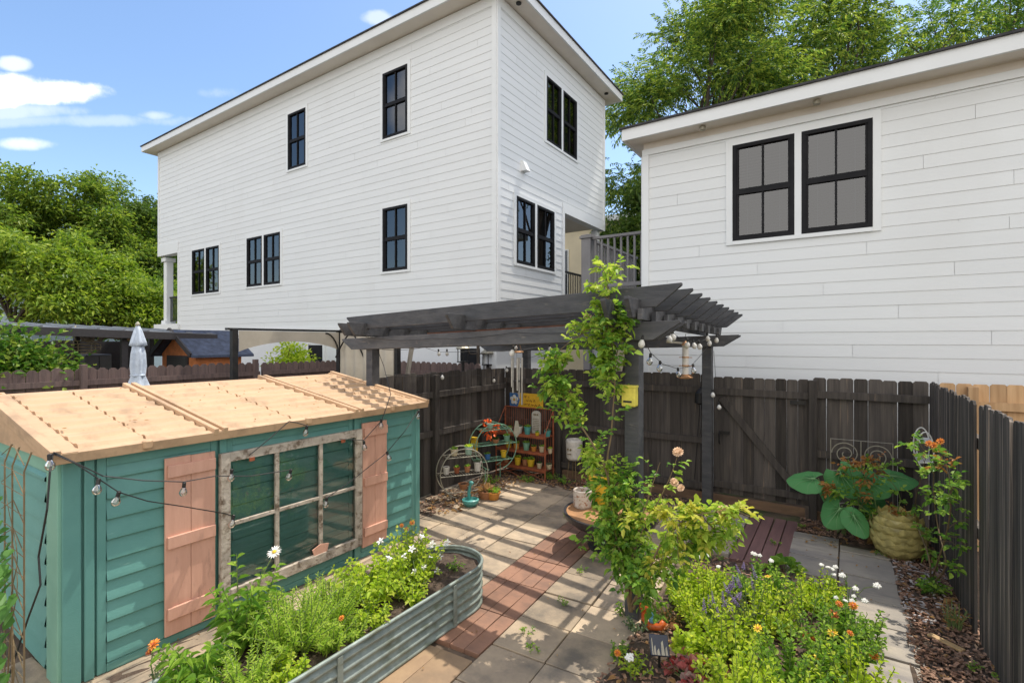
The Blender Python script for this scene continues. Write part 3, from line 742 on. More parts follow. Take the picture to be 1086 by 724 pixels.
# base slab
P = [rp(ry0,0,.004),rp(ry1,0,.004),rp(ry1,1,.004),rp(ry0,1,.004)]; Q = [rp(ry0,0,-.05),rp(ry1,0,-.05),rp(ry1,1,-.05),rp(ry0,1,-.05)]
rf.add(P+Q, [(0,1,2,3),(7,6,5,4),(4,5,1,0),(5,6,2,1),(6,7,3,2),(7,4,0,3)])
def strip(y0,y1,h,v0=-.004,v1=1.004):
    P = [rp(y0,v0,h),rp(y1,v0,h),rp(y1,v1,h),rp(y0,v1,h)]; Q = [rp(y0,v0,-.012),rp(y1,v0,-.012),rp(y1,v1,-.012),rp(y0,v1,-.012)]
    rf.add(P+Q, [(0,1,2,3),(7,6,5,4),(4,5,1,0),(5,6,2,1),(6,7,3,2),(7,4,0,3)])
for y in seams: strip(y-.055,y-.016,.042,-.008,1.006); strip(y+.016,y+.055,.042,-.008,1.006); strip(y-.015,y+.015,.02,-.006)
strip(ry0-.004,ry0+.05,.04,-.009,1.007); strip(ry0+.055,ry0+.14,.02,-.006); strip(ry1-.05,ry1+.004,.04,-.009,1.007); strip(ry1-.08,ry1-.052,.018)
# front lip with small drip lugs
rf.prism([rp(ry0,.0,-.055),rp(ry0,-.007,-.055),rp(ry0,-.007,.014),rp(ry0,.03,.016),rp(ry0,.03,.0)], (0,ry1-ry0,0))
for y in (1.55,2.85,3.9): rf.lathe([(.03,-.03),(.035,.02),(.02,.03)], rp(y,-.004,0), 10)
rf.build('roof', M['shedroof'], sh, bevel=.004)
ge = MB(); ge.prism([(XF-.12,ry0+.03,1.52),(XF-.02,ry0+.03,1.55),(XB,ry0+.03,ZB-.06),(XB+.05,ry0+.03,1.50)], (0,.04,0)); ge.build('gable', M['shedroof'], sh); ge = MB(); ge.prism([(XF-.12,ry1-.07,1.50),(XF-.02,ry1-.07,1.55),(XB,ry1-.07,ZB-.06),(XB+.05,ry1-.07,1.50)], (0,.04,0)); ge.build('gable', M['shedroof'], sh)
# shutters
for (y0,y1,z0,z1) in ((1.685,2.045,.08,1.42),(3.53,3.865,.12,1.435)):
    s_ = MB(); s_.bb((S+.012,y0,z0),(S+.032,(y0+y1)/2-.0015,z1)); s_.bb((S+.012,(y0+y1)/2+.0015,z0),(S+.032,y1,z1-.005)); o = s_.build('shutter', M['shutter'], sh, bevel=.003)
    for f_ in (.075,.475,.875):
        zc = z1-(z1-z0)*f_; b_ = MB(); b_.bb((S+.033,y0+.012,zc-.045),(S+.055,y1-.006,zc+.045)); b_.build('batten', M['shutter'], o, loc=org(sh), bevel=.003)
# old six light sash
fw = MB(); wy0,wy1,wz0,wz1 = 2.075,3.50,.17,1.385; x0,x1 = S+.016,S+.066
fw.bb((x0,wy0,wz0),(x1,wy0+.075,wz1)); fw.bb((x0,wy1-.075,wz0),(x1,wy1,wz1))
fw.bb((x0+.002,wy0+.075,wz1-.075),(x1-.002,wy1-.075,wz1))
for f_ in (1/3,2/3): yc = wy0+.04+(wy1-wy0-.08)*f_; fw.bb((x0+.015,yc-.018,wz0+.09),(x1-.008,yc+.018,wz1-.075))
fw.bb((x0+.016,wy0+.075,.775),(x1-.010,wy1-.075,.808))
o = fw.build('window', M['oldwood'], sh, bevel=.004)
b_ = MB(); b_.bb((x0+.001,wy0+.075,wz0),(x1+.006,wy1-.075,wz0+.09)); b_.build('bottom_rail', M['oldwood'], o, loc=org(sh), bevel=.004)
b_ = MB(); b_.quad((x0+.022,wy0+.07,wz0+.08),(x0+.022,wy1-.07,wz0+.08),(x0+.022,wy1-.07,wz1-.07),(x0+.022,wy0+.07,wz1-.07)); b_.build('pane', M['oldglass'], o, loc=org(sh))
b_ = MB(); b_.prism([(x1,2.93,.255),(x1,3.07,.255),(x1,3.09,.33),(x1,3.0,.35),(x1,2.91,.32)], (-.01,0,0)); b_.build('broken_chip', M['shutter'], o, loc=org(sh))
for y in (2.32,3.25):
    b_ = MB(); b_.bb((x1,y-.02,wz1-.10),(x1+.012,y+.025,wz1-.07)); b_.build('clip', M['rustred'], o, loc=org(sh))

# ================================================================ RAISED BED
pl = thing('planter', (-2.95,2.0,0), 'long oval corrugated galvanised raised bed standing in front of the shed', 'planter')
PXa, PXb, PYa, PYb, PZ = -3.28, -2.63, .1, 3.36, .36
def outline(off, n=14):
    cx = (PXa+PXb)/2; r = (PXb-PXa)/2+off; pts = []
    for i in range(n+1): a = math.pi*i/n; pts.append((cx+r*math.cos(a), PYb+r*math.sin(a)))
    for i in range(1,20): pts.append((cx-r, PYb+(PYa-PYb)*i/20))
    for i in range(n+1): a = math.pi+math.pi*i/n; pts.append((cx+r*math.cos(a), PYa+r*math.sin(a)))
    for i in range(1,20): pts.append((cx+r, PYa+(PYb-PYa)*i/20))
    return pts
wl = MB(); NZ = 44; L_ = []
for i in range(NZ+1):
    z = PZ*i/NZ; off = .013*math.sin(2*math.pi*z/.072)
    L_.append([(x,y,z) for x,y in outline(off)])
m_ = len(L_[0])
wl.add([p for l in L_ for p in l], [(i*m_+k, i*m_+(k+1)%m_, (i+1)*m_+(k+1)%m_, (i+1)*m_+k) for i in range(NZ) for k in range(m_)])
wl.build('wall', M['galv'], pl, smooth=True)
rm = MB(); rm.tube([(x,y,PZ) for x,y in outline(.004)], .014, 8, closed=True); rm.build('rim', M['galv'], pl, smooth=True)
for y in (.9,2.0,3.1):
    sm = MB(); sm.bb((PXb+.012,y-.02,.01),(PXb+.019,y+.02,PZ-.015)); sm.build('seam_strap', M['galv'], pl)
so = MB(); pts = outline(-.012); cx = (PXa+PXb)/2; rings = []
NR_ = 6; P = []; F = []
for r_ in range(NR_):
    f_ = 1-r_/NR_
    for x,y in pts: P.append((cx+(x-cx)*f_, (y if f_ == 1 else 1.73+(y-1.73)*(.9+.1*f_)), .295+random.uniform(-.012,.012)))
for r_ in range(NR_-1):
    for k in range(m_): F.append((r_*m_+k, r_*m_+(k+1)%m_, (r_+1)*m_+(k+1)%m_, (r_+1)*m_+k))
F.append(tuple((NR_-1)*m_+k for k in range(m_)))
so.add(P,F); chips(so, PXa+.1,PXb-.08,.2,PYb+.1,420,.022,.30); so.build('soil', M['soil'], pl)

# ================================================================ PERGOLA
PO = Vector((-1.49,4.09,0)); EU = Vector((-.9953,.097,0)); EV = Vector((-.034,.9994,0))
def pg(u, v, wz): return PO + EU*u + EV*v + Vector((0,0,wz-.0285*u-.024*v))
pe = thing('pergola', pg(1.8,1.6,0)*1, 'charcoal painted pergola with angled slat ends standing over the patio', 'pergola')
UL, VB = 3.68, 3.18
for (u,v) in ((0,0),(0,VB),(UL,0),(3.42,3.60)):
    b_ = MB(); p0 = PO+EU*u+EV*v; top = pg(u,v,2.45)
    hw = .065
    b_.prism([p0+EU*a*hw+EV*b2*hw+Vector((0,0,-.05)) for a,b2 in ((-1,-1),(1,-1),(1,1),(-1,1))], (0,0,top.z+.05)); b_.build('post', M['pergola'], pe, bevel=.005)
def plank(mb, a, b_, z0, z1, cutA, cutB, th, axis):
    """board between plan points (u or v = a..b_) with tapered tails"""
    ua, ub, fixed = a, b_, axis[1]
    if axis[0] == 'u': q = lambda t, z, s: pg(t, fixed+s, z)
    else: q = lambda t, z, s: pg(fixed+s, t, z)
    poly = [(ua+cutA,z0),(ub-cutB,z0),(ub,z1-.02),(ub,z1),(ua,z1),(ua,z1-.02)]
    A = [q(t,z,-th/2) for t,z in poly]; B = [q(t,z,th/2) for t,z in poly]; n_ = 6
    mb.add(A+B, [tuple(range(n_)), tuple(range(2*n_-1,n_-1,-1))]+[(i,n_+i,n_+(i+1)%n_,(i+1)%n_) for i in range(n_)])
for v in (-.085,.085,VB-.085,VB+.085):
    b_ = MB(); plank(b_, -.42, 4.25, 2.305, 2.452, .22, .22, .038, ('u',v)); b_.build('beam', M['pergola'], pe, bevel=.003)
for u in (-.10,.10,1.85,UL-.10,UL+.10):
    b_ = MB(); plank(b_, -.48, VB+.45, 2.470, 2.625, .10, .10, .04, ('v',u)); b_.build('joist', M['pergola'], pe, bevel=.003)
for k in range(10):
    b_ = MB(); v = -.17+k*.375; plank(b_, -.45, 4.02, 2.560, 2.728, .20, .20, .036, ('u',v)); b_.build('slat', M['pergola'], pe, bevel=.003)
b_ = MB(); b_.bar(pg(.4,.02,2.466), pg(2.6,.02,2.466), .06, .02); b_.build('raw_strip', M['rust'], pe)
for k in range(11):
    b_ = MB(); v = -.17+k*.375-.19
    if k < 10: b_.bar(pg(-.16,v+.03,2.50), pg(-.16,v+.15,2.50), .035,.085); b_.build('block', M['pergola'], pe)
# ================================================================ NEIGHBOURS' YARD
cp = thing('carport', (-13.5,4,0), 'low open carport with a pale metal roof and dark posts beyond the brown fence', 'carport')
mb = MB()
mb.add([(-11.6,-1.5,2.70),(-11.6,5.6,2.46),(-14.6,5.6,2.60),(-14.6,-1.5,2.86)], [(0,1,2,3)])
mb.add([(-11.6,-1.5,2.65),(-11.6,5.6,2.41),(-14.6,5.6,2.55),(-14.6,-1.5,2.81)], [(3,2,1,0)])
mb.quad((-11.6,-1.5,2.65),(-11.6,5.6,2.41),(-11.6,5.6,2.46),(-11.6,-1.5,2.70)); mb.quad((-11.6,5.6,2.41),(-14.6,5.6,2.55),(-14.6,5.6,2.60),(-11.6,5.6,2.46))
for i in range(18):
    y = -1.3+i*.4; z = 2.70-.24*(y+1.5)/7.1
    mb.bar((-11.6,y,z+.012),(-14.6,y,z+.162),.05,.02)
mb.build('roof', M['carroof'], cp)
mb = MB(); mb.bar((-11.57,-1.5,2.62),(-11.57,5.6,2.38),.05,.14); mb.build('edge_beam', M['darkwood'], cp)
for y in (-.8,2.45,3.95,5.4):
    for x in (-11.75,-14.4):
        mb = MB(); mb.bb((x-.05,y-.05,0),(x+.05,y+.05,2.38 if x>-13 else 2.55)); mb.build('post', M['darkwood'], cp)
for y in (0,2.0,4.0):
    mb = MB(); mb.bar((-11.65,y,2.56-.24*(y+1.5)/7.1),(-14.5,y,2.70-.24*(y+1.5)/7.1),.05,.12); mb.build('rafter', M['kick'], cp)
mb = MB(); mb.bb((-15.02,-1.5,0),(-14.95,5.6,2.3)); mb.build('back_wall', M['darkwood'], cp)
# pendant under the carport
pd = thing('pendant_lamp', PX(-12.6,80,368), 'oval pale cage lamp hanging under the carport roof', 'lamp')
c_ = PX(-12.6,80,368)
mb = MB()
for k in range(5):
    rz = .10+.02*(2-abs(k-2)); z = (k-2)*.06
    mb.tube([c_+Vector((.0+rz*1.2*math.cos(a), .42*math.sin(a)*(1-.1*abs(k-2)), z)) for a in [2*math.pi*i/24 for i in range(24)]], .008, 5, closed=True)
for a in [2*math.pi*i/8 for i in range(8)]:
    mb.tube([c_+Vector((.15*math.cos(a)*f_, .40*math.sin(a)*f_, z)) for f_,z in ((.55,-.13),(1,-.05),(1,.05),(.55,.13))], .007, 5)
mb.build('cage', M['cream_glaze'], pd)
mb = MB(); mb.tube([c_+Vector((0,0,.12)), c_+Vector((0,0,.42))], .012, 6); mb.build('rod', M['cream_glaze'], pd)
# clutter in the carport: bins and shelving
for (y,h,cm,lab) in ((3.5,1.95,'white_glaze','pale upright cabinet standing in the shade of the carport'),(4.35,2.0,'carroof','tall grey cabinet at the back of the carport')):
    o = thing('cabinet', (-14.6,y,0), lab, 'cabinet')
    mb = MB(); mb.bb((-14.9,y-.25,0),(-14.4,y+.25,h)); mb.build('body', M[cm], o, bevel=.02)
    for ya_, yb_ in ((-.23,-.01),(.01,.23)):
        mb = MB(); mb.bb((-14.39,y+ya_,.1),(-14.37,y+yb_,h-.06)); mb.build('door', M[cm], o)
# playhouse
ph = thing('playhouse', (-11.9,5.4,0), 'small orange wooden playhouse with a navy shingle roof behind the brown fence', 'playhouse')
a, b_, ya, yb = -12.75, -11.0, 4.9, 5.95; am = (a+b_)/2
mb = MB(); mb.prism([(a+.1,ya+.06,.8),(b_-.1,ya+.06,.8),(b_-.1,ya+.06,2.03),(am,ya+.06,2.50),(a+.1,ya+.06,2.03)], (0,yb-ya-.12,0)); mb.build('wall', M['orangewood'], ph)
mb = MB()
for s_, e in ((-1,a),(1,b_)):
    P = [(am,ya-.1,2.55),(am,yb+.12,2.55),(e+s_*.08,yb+.12,2.02),(e+s_*.08,ya-.1,2.02)]
    mb.add([Vector(p) for p in P]+[Vector(p)+Vector((0,0,-.05)) for p in P], [(0,1,2,3),(7,6,5,4),(0,4,5,1),(1,5,6,2),(2,6,7,3),(3,7,4,0)])
mb.build('roof', M['navyroof'], ph)
mb = MB(); mb.bar((am,ya-.11,2.545),(a-.06,ya-.11,2.02),.03,.10); mb.bar((am,ya-.11,2.545),(b_+.06,ya-.11,2.02),.03,.10); mb.build('bargeboard', M['darkwood'], ph)
mb = MB(); mb.bb((am-.48,ya+.03,1.55),(am+.48,ya+.055,2.0)); o = mb.build('window', M['darkwood'], ph)
mb = MB(); mb.bb((am-.43,ya+.02,1.58),(am+.43,ya+.029,1.96)); mb.build('pane', M['room'], o, loc=org(ph))
for x in (a+.15,b_-.15):
    for y in (ya+.12,yb-.12):
        mb = MB(); mb.bb((x-.05,y-.05,0),(x+.05,y+.05,.8)); mb.build('leg', M['orangewood'], ph)
# folded umbrella
c_ = PX(-9.5,146,362); um = thing('parasol', (c_.x,c_.y,0), 'folded pale blue parasol standing in front of the brown fence', 'parasol')
mb = MB(); mb.tube([(c_.x,c_.y,0),(c_.x,c_.y,2.58)], .02, 8); mb.lathe([(.03,2.55),(.035,2.58),(.01,2.62)], (c_.x,c_.y,0), 8); mb.build('pole', M['palewire'], um)
fn = lambda w, i: 1+.22*math.cos(5*w+i*.15)
mb = MB(); mb.lathe([(.02,2.56),(.05,2.48),(.095,2.30),(.108,2.24),(.075,2.22)], (c_.x,c_.y,0), 40, fn=fn); mb.build('vent', M['umbrella'], um, smooth=True)
mb = MB(); mb.lathe([(.065,2.26),(.09,2.1),(.10,1.9),(.085,1.75),(.13,1.6),(.19,1.42),(.17,1.40)], (c_.x,c_.y,0), 40, fn=fn); mb.build('canopy', M['umbrella'], um, smooth=True)
mb = MB(); mb.lathe([(.095,1.77),(.105,1.755),(.095,1.74)], (c_.x,c_.y,0), 20); mb.build('tie', M['umbrella'], um)
mb = MB(); mb.lathe([(.24,0),(.24,.05),(.06,.09),(.04,.3)], (c_.x,c_.y,0), 20); mb.build('base', M['darkiron'], um)
# gazebo with arched valance
gz = thing('gazebo', (-8.4,5.2,0), 'dark framed gazebo with an arched taupe valance and side curtain behind the shed', 'gazebo')
gx = -8.0; y0, y1 = 4.13, 6.1
for (x,y) in ((gx,y0),(gx,y1),(-6.45,y1)):
    mb = MB(); mb.bb((x-.045,y-.045,0),(x+.045,y+.045,2.50)); mb.build('post', M['darkiron'], gz, bevel=.005)
mb = MB(); mb.bar((gx,y0-.12,2.495),(gx,y1+.12,2.495),.08,.035); mb.build('beam', M['darkiron'], gz); mb = MB(); mb.bar((gx+.061,y1,2.503),(-6.4,y1,2.503),.1,.045); mb.build('beam', M['darkiron'], gz)
mb = MB(); N_ = 24; P = []; 
for i in range(N_+1):
    t = i/N_; y = y0+.05+(y1-y0-.1)*t; zb = 2.14+.16*math.sin(math.pi*t)**.8; x = gx+.05+.006*math.sin(t*24)
    P += [(x,y,zb),(x,y,2.47)]
mb.add(P, [(2*i,2*i+2,2*i+3,2*i+1) for i in range(N_)]); o = mb.build('valance', M['canvas'], gz); sf = o.modifiers.new('t','SOLIDIFY'); sf.thickness = .006
mb = MB(); P = []
for i in range(40):
    t = i/39; x = -7.9+1.42*t; y = y1-.06+.025*math.sin(t*34); P += [(x,y,.9),(x,y,2.46)]
mb.add(P, [(2*i,2*i+2,2*i+3,2*i+1) for i in range(39)]); o = mb.build('curtain', M['canvas'], gz, smooth=True); sf = o.modifiers.new('t','SOLIDIFY'); sf.thickness = .006
for s_, yy in ((-1,y1-.05),):
    mb = MB(); mb.tube([(gx+.06,yy+(.0 if s_>0 else 0),1.95)]+[(gx+.06,yy+s_*.30*(1-math.cos(a)),2.45-.5*(1-math.sin(a))) for a in [math.pi/2*i/8 for i in range(9)]], .014, 6); mb.build('curved_brace', M['darkiron'], gz)
mb = MB(); mb.tube([(gx+.75,y1-.02,1.95)]+[(gx+.06+.5*(1-i/8)**1.0,y1-.13,2.0+.46*math.sin(math.pi/2*(1-i/8)))for i in range(9)], .014, 6); mb.build('curved_brace', M['darkiron'], gz)
# leaning pole and lanterns beyond the left fence
p0 = PX(-6.6,427,402); p1 = PX(-6.6,436,362)
mb = MB(); mb.bar((p0.x,p0.y-.25,.0),(p1.x,p1.y+.05,2.35),.06,.06); tag(mb.build('leaning_pole', M['canvas'], loc=(p0.x,p0.y-.25,0)), 'pale pole leaning beyond the black fence, right of the taupe curtain', 'pole')
for (px,py,h,lab) in ((491,383,.24,'small lantern on a post beyond the left fence, nearer the curtain'),(517,386,.22,'small lantern on a post beyond the left fence, nearer the back corner')):
    p = PX(-6.3,px,py); o = thing('lantern', (p.x,p.y,0), lab, 'lantern', 'lanterns beyond the left fence')
    mb = MB(); mb.tube([(p.x,p.y,0),(p.x,p.y,p.z)], .03, 6); mb.build('post', M['darkiron'], o)
    mb = MB(); 
    for a,b2 in ((-1,-1),(1,-1),(1,1),(-1,1)): mb.bar(p+Vector((a*.07,b2*.07,0)), p+Vector((a*.07,b2*.07,h)), .014,.014)
    mb.bb(p+Vector((-.085,-.085,-.02)), p+Vector((.085,.085,.0))); mb.build('cage', M['darkiron'], o)
    mb = MB(); mb.lathe([(.13,h),(.14,h+.02),(.06,h+.09),(.02,h+.13)], p, 12); mb.build('cap', M['palewire'], o)
p = PX(-6.35,507,392)
mb = MB(); mb.tube([(p.x,p.y,0),(p.x,p.y,2.42)], .035, 7)
for s_ in (-1,1):
    mb.tube([Vector((p.x,p.y,2.0))+Vector((0,s_*(.05+.28*math.sin(t*2.2)),.05+.3*t-.12*math.sin(t*3))) for t in [i/12 for i in range(13)]], .014, 5)
tag(mb.build('scroll_stand', M['bark'], loc=(p.x,p.y,0)), 'brown scrolled iron stand beyond the left fence between two lanterns', 'stand')
# ================================================================ TREES
def tree(label, base, trunk_h, lobes, n_clump, per, L, W, mat_, clump_r=.55, trunk_r=.2, pinnate=False, cat='tree', group=None, name='tree', extra=None, limbs=16, droop=.3):
    base = Vector(base); T = thing(name, base, label, cat, group)
    tr = MB(); top = base+Vector((random.uniform(-.3,.3),random.uniform(-.3,.3),trunk_h))
    pts = [base+(top-base)*(i/6)+Vector((random.uniform(-.08,.08),random.uniform(-.08,.08),0))*(1 if 0<i<6 else 0) for i in range(7)]
    tr.tube(pts, trunk_r*1.15, 9, trunk_r*.75)
    cl = []
    vol = [l[1][0]*l[1][1]*l[1][2] for l in lobes]; tv = sum(v**.8 for v in vol)
    for (c_, r_), v in zip(lobes, vol):
        k = max(6, int(n_clump*(v**.8)/tv))
        ns = max(6, int(18*(v/12)**.5)) if not pinnate else max(4, int(8*(v/8)**.4))
        d = rng.normal(size=(ns,3)); d /= np.linalg.norm(d,axis=1,keepdims=True); d[:,2] = np.where(d[:,2] < -.5, -d[:,2], d[:,2])
        sc_ = np.array(base)[None]+np.array(c_)[None]+d*rng.uniform(.35,1.02,(ns,1))*np.array(r_)[None]
        sr = min(r_)*(rng.uniform(.26,.44,ns) if pinnate else rng.uniform(.16,.38,ns))
        w = sr**2; w /= w.sum(); pick = rng.choice(ns, k, p=w)
        d2 = rng.normal(size=(k,3)); d2[:,2] += .25; d2 /= np.linalg.norm(d2,axis=1,keepdims=True)
        cl.append(sc_[pick]+d2*(sr[pick]*rng.uniform(.55,1.08,k))[:,None]*np.array([1.1,1.1,.85]))
    cl = np.concatenate(cl)
    # limbs and branches reach into the crown
    ids = rng.choice(len(cl), min(limbs,len(cl)), replace=False)
    for i in ids:
        e = Vector(cl[i]); st = pts[random.choice((4,5,6,6))]
        mid = st.lerp(e,.5)+Vector((random.uniform(-.3,.3),random.uniform(-.3,.3),(e-st).length*.10))
        tr.tube([st, st.lerp(mid,.5)+Vector((0,0,.1)), mid, mid.lerp(e,.6)+Vector((random.uniform(-.15,.15),random.uniform(-.15,.15),.05)), e], trunk_r*.38, 6, trunk_r*.05)
        for _ in range(5):
            j = rng.integers(len(cl)); f_ = Vector(cl[j])
            if (f_-mid).length < 2.6: tr.tube([mid, mid.lerp(f_,.5)+Vector((0,0,.12)), f_], trunk_r*.14, 5, trunk_r*.03)
    tr.build('trunk', M['bark'], T)
    lv = MB(); cen = np.mean(cl,0)
    sz = rng.uniform(.6,1.35,len(cl))
    if not pinnate:
        idx = np.repeat(np.arange(len(cl)), per)
        off = rng.normal(size=(len(idx),3))*np.array([.55,.55,.36])*clump_r*sz[idx][:,None]
        Pp = cl[idx]+off
        Dd = off*1.2+(Pp-cen)*.08+rng.normal(size=Pp.shape)*.6; Dd[:,2] += .05
        lv.leaves(Pp, Dd, rng.uniform(.6,1.3,len(Pp))*L, W*rng.uniform(.7,1.2,len(Pp)), droop, .25, six=False)
    else:
        idx = np.repeat(np.arange(len(cl)), per); nr = len(idx)
        off = rng.normal(size=(nr,3))*np.array([.5,.5,.34])*clump_r*sz[idx][:,None]
        B = cl[idx]+off
        Dr = off*1.0/np.maximum(.1,np.linalg.norm(off,axis=1,keepdims=True))+(B-cen)*.12+rng.normal(size=B.shape)*.35; Dr[:,2] += .15
        Dr /= np.linalg.norm(Dr,axis=1,keepdims=True)
        sd = np.cross(Dr, [0,0,1.0]); sd /= np.linalg.norm(sd,axis=1,keepdims=True)+1e-6
        RL = pinnate*rng.uniform(.7,1.25,nr)
        for k in range(6):
            t = .15+.85*k/5
            for s_ in (-1,1):
                Pp = B+Dr*(RL*t)[:,None]+np.array([0,0,-1])*(RL*.28*t*t)[:,None]
                Dd = sd*s_*(1-.5*t)+Dr*(.45+.5*t)+np.array([0,0,-.35])+rng.normal(size=B.shape)*.12
                lv.leaves(Pp, Dd, L*rng.uniform(.75,1.2,nr), W, .2, .2, six=False)
    lv.build('crown', mat_, T)
    if extra:
        m2, frac, key = extra
        kk = rng.choice(len(cl), max(1,int(len(cl)*frac)), replace=False); lv = MB()
        for j in kk:
            nn = 40; off = rng.normal(size=(nn,3))*.28
            lv.leaves(cl[j]+off, off+rng.normal(size=(nn,3))*.3+np.array([0,0,-.3]), L*1.2, W*1.2, .3, .2, six=False)
        lv.build('turning_leaves', m2, T)
    return T
def at(px, d):
    r = ray(px, 362); return Vector((r[0]*d, r[1]*d, 0))
def hz(py, d): return CAMH-(py-362)/FPX*d
# left group
b = at(62,31); tree('big rounded green tree rising highest at the far left, behind the brighter trees', b, 5.5, [((0,0,8.6),(4.6,4.6,4.2)),((-3.8,-2.5,7.4),(3.6,3.6,3.6)),((2.9,1.9,7.3),(2.9,2.9,3.0)),((0,0,5),(5,5,3))], 620, 110, .27, .13, LF['tree_m'], .62, .3, limbs=26)
b = at(140,34); tree('dark green tree between the rounded tree and the tall white house', b, 5, [((0,0,8.4),(2.5,2.5,3.5)),((1.6,1,6),(2.8,2.8,3)),((-1.5,-1,5),(2.7,2.7,3))], 330, 110, .27, .13, LF['tree_d'], .65, .28)
b = at(20,22); tree('bright yellow green feathery tree filling the left edge above the carport', b, 3, [((0,0,5.0),(3.2,3.0,2.6)),((2.3,1.4,4.2),(2.2,2.2,2.1)),((-2.4,-1.5,5.0),(2.4,2.4,2.6))], 330, 100, .24, .11, LF['tree_l'], .48, .2, droop=.15)
b = at(95,24); tree('bright green bushy tree right of the feathery tree, above the carport end', b, 2.5, [((0,0,4.3),(2.3,2.3,2.0)),((1.9,1.2,3.6),(1.9,1.9,1.8)),((.4,.2,5.2),(1.5,1.5,1.3))], 270, 100, .24, .11, LF['tree_l'], .48, .2, droop=.15)
b = at(158,27); tree('mid green shrub-like tree tucked against the porch of the tall house', b, 2, [((0,0,3.6),(1.7,1.7,2.4)),((-1,-.6,2.5),(1.8,1.8,1.6))], 150, 100, .22, .10, LF['hedge'], .55, .15)
# right group
b = at(725,17.5); tree('tall feathery pecan tree rising behind the gap between the two houses', b, 6, [((0,0,11.6),(2.7,2.5,2.5)),((-1.5,-1.1,9.6),(1.7,1.5,1.6)),((1.8,1.3,10.2),(2.6,2.2,2.4)),((1.0,.6,13.0),(2.2,2.0,1.6)),((-2.2,-1.7,7.6),(.9,.7,.8)),((-1.6,-1.4,6.2),(.8,.7,.8)),((-.8,-.5,7.6),(1.5,1.3,1.6)),((-.6,-.4,5.6),(1.2,1.1,1.3))], 300, 18, .14, .05, LF['pecan'], .62, .26, pinnate=.42, extra=(LF['autumn'],.02,0), limbs=18)
b = at(880,20); tree('tall feathery tree behind the middle of the low white house roof', b, 8, [((0,0,14.2),(3.2,3.0,2.6)),((2.6,1.8,14.0),(2.6,2.4,2.2)),((-2.6,-1.8,13.2),(2.6,2.4,2.8)),((0,0,11.6),(3.6,3.2,2.4))], 210, 17, .16, .06, LF['pecan'], .7, .28, pinnate=.46, limbs=30)
b = at(1050,22); tree('yellowish green tree behind the right end of the low white house roof', b, 10, [((0,0,16.2),(3.0,2.8,2.0)),((-3.0,-2.0,15.6),(2.4,2.2,1.8)),((3.0,2.0,16.8),(2.8,2.6,1.8)),((0,0,13.6),(4,3.4,2.2))], 115, 16, .17, .065, LF['hedge'], .75, .28, pinnate=.5, limbs=24)
b = at(664,15.6); tree('dark leafy small tree standing between the two white houses behind the landing railing', b, 2.4, [((0,0,4.6),(1.2,1.3,1.6)),((.5,.4,6.3),(.75,.75,1.0)),((-.35,.2,3.4),(1.4,1.4,1.2))], 230, 70, .17, .08, LF['tree_d'], .42, .12)
# ---------------------------------------------------------------- shrubs in the neighbours' yard
def shrub(label, base, r, n_clump, per, L, W, m, cat='shrub', name='shrub', clump=.3, group=None):
    base = Vector(base); T = thing(name, base, label, cat, group)
    d = rng.normal(size=(n_clump,3)); d /= np.linalg.norm(d,axis=1,keepdims=True); d[:,2] = np.abs(d[:,2])*1.0
    cl = np.array(base)+d*(rng.uniform(.3,1,(n_clump,1))**.4)*np.array(r)
    st = MB()
    for i in rng.choice(n_clump, min(14,n_clump), replace=False): st.tube([base+Vector((random.uniform(-.08,.08),random.uniform(-.08,.08),0)), base.lerp(Vector(cl[i]),.55)+Vector((0,0,.1)), Vector(cl[i])], .018, 5, .006)
    st.build('stem', M['brownstem'], T)
    lv = MB(); idx = np.repeat(np.arange(n_clump), per); off = rng.normal(size=(len(idx),3))*clump*np.array([.6,.6,.45])
    Pp = cl[idx]+off; Pp[:,2] = np.maximum(Pp[:,2], base.z+.02)
    lv.leaves(Pp, off/clump+np.array([0,0,.35])+rng.normal(size=off.shape)*.5, L*rng.uniform(.6,1.3,len(idx)), W, .25, .25, six=False)
    lv.build('foliage', m, T); return T
shrub('yellow tipped green hedge behind the left carport post', (-11.25,1.75,.5), (.6,1.5,1.95), 420, 60, .12, .065, LF['hedge'], 'hedge', 'hedge', .32)
p = PY(7.5,315,385); shrub('small round bright bush showing under the gazebo arch', (p.x,7.3,1.2), (.55,.5,1.05), 40, 60, .12, .05, LF['lime'], clump=.2)
# ================================================================ BED PLANTS
def stems(base, n, h, spread, seed=None, lo=.65, curve=.5, base_r=.05, lean=(0,0)):
    out = []
    base = Vector(base)
    for i in range(n):
        a = random.uniform(0,6.283); rr = spread*math.sqrt(random.random())
        e = base+Vector((rr*math.cos(a)+lean[0], rr*math.sin(a)+lean[1], h*random.uniform(lo,1)*(1-.35*(rr/max(spread,.01))**2)))
        s0 = base+Vector((base_r*math.cos(a)*random.random(), base_r*math.sin(a)*random.random(), 0))
        m_ = s0.lerp(e,.5); m_.z += (e.z-s0.z)*.12*curve; m_.x -= (e.x-s0.x)*.12*curve; m_.y -= (e.y-s0.y)*.12*curve
        pts = []
        for k in range(7):
            t = k/6; pts.append(s0*(1-t)**2+m_*2*t*(1-t)+e*t*t)
        out.append(pts)
    return out
def pt(pts, t):
    x = t*(len(pts)-1); i = min(int(x), len(pts)-2); return pts[i].lerp(pts[i+1], x-i), (pts[i+1]-pts[i]).normalized()
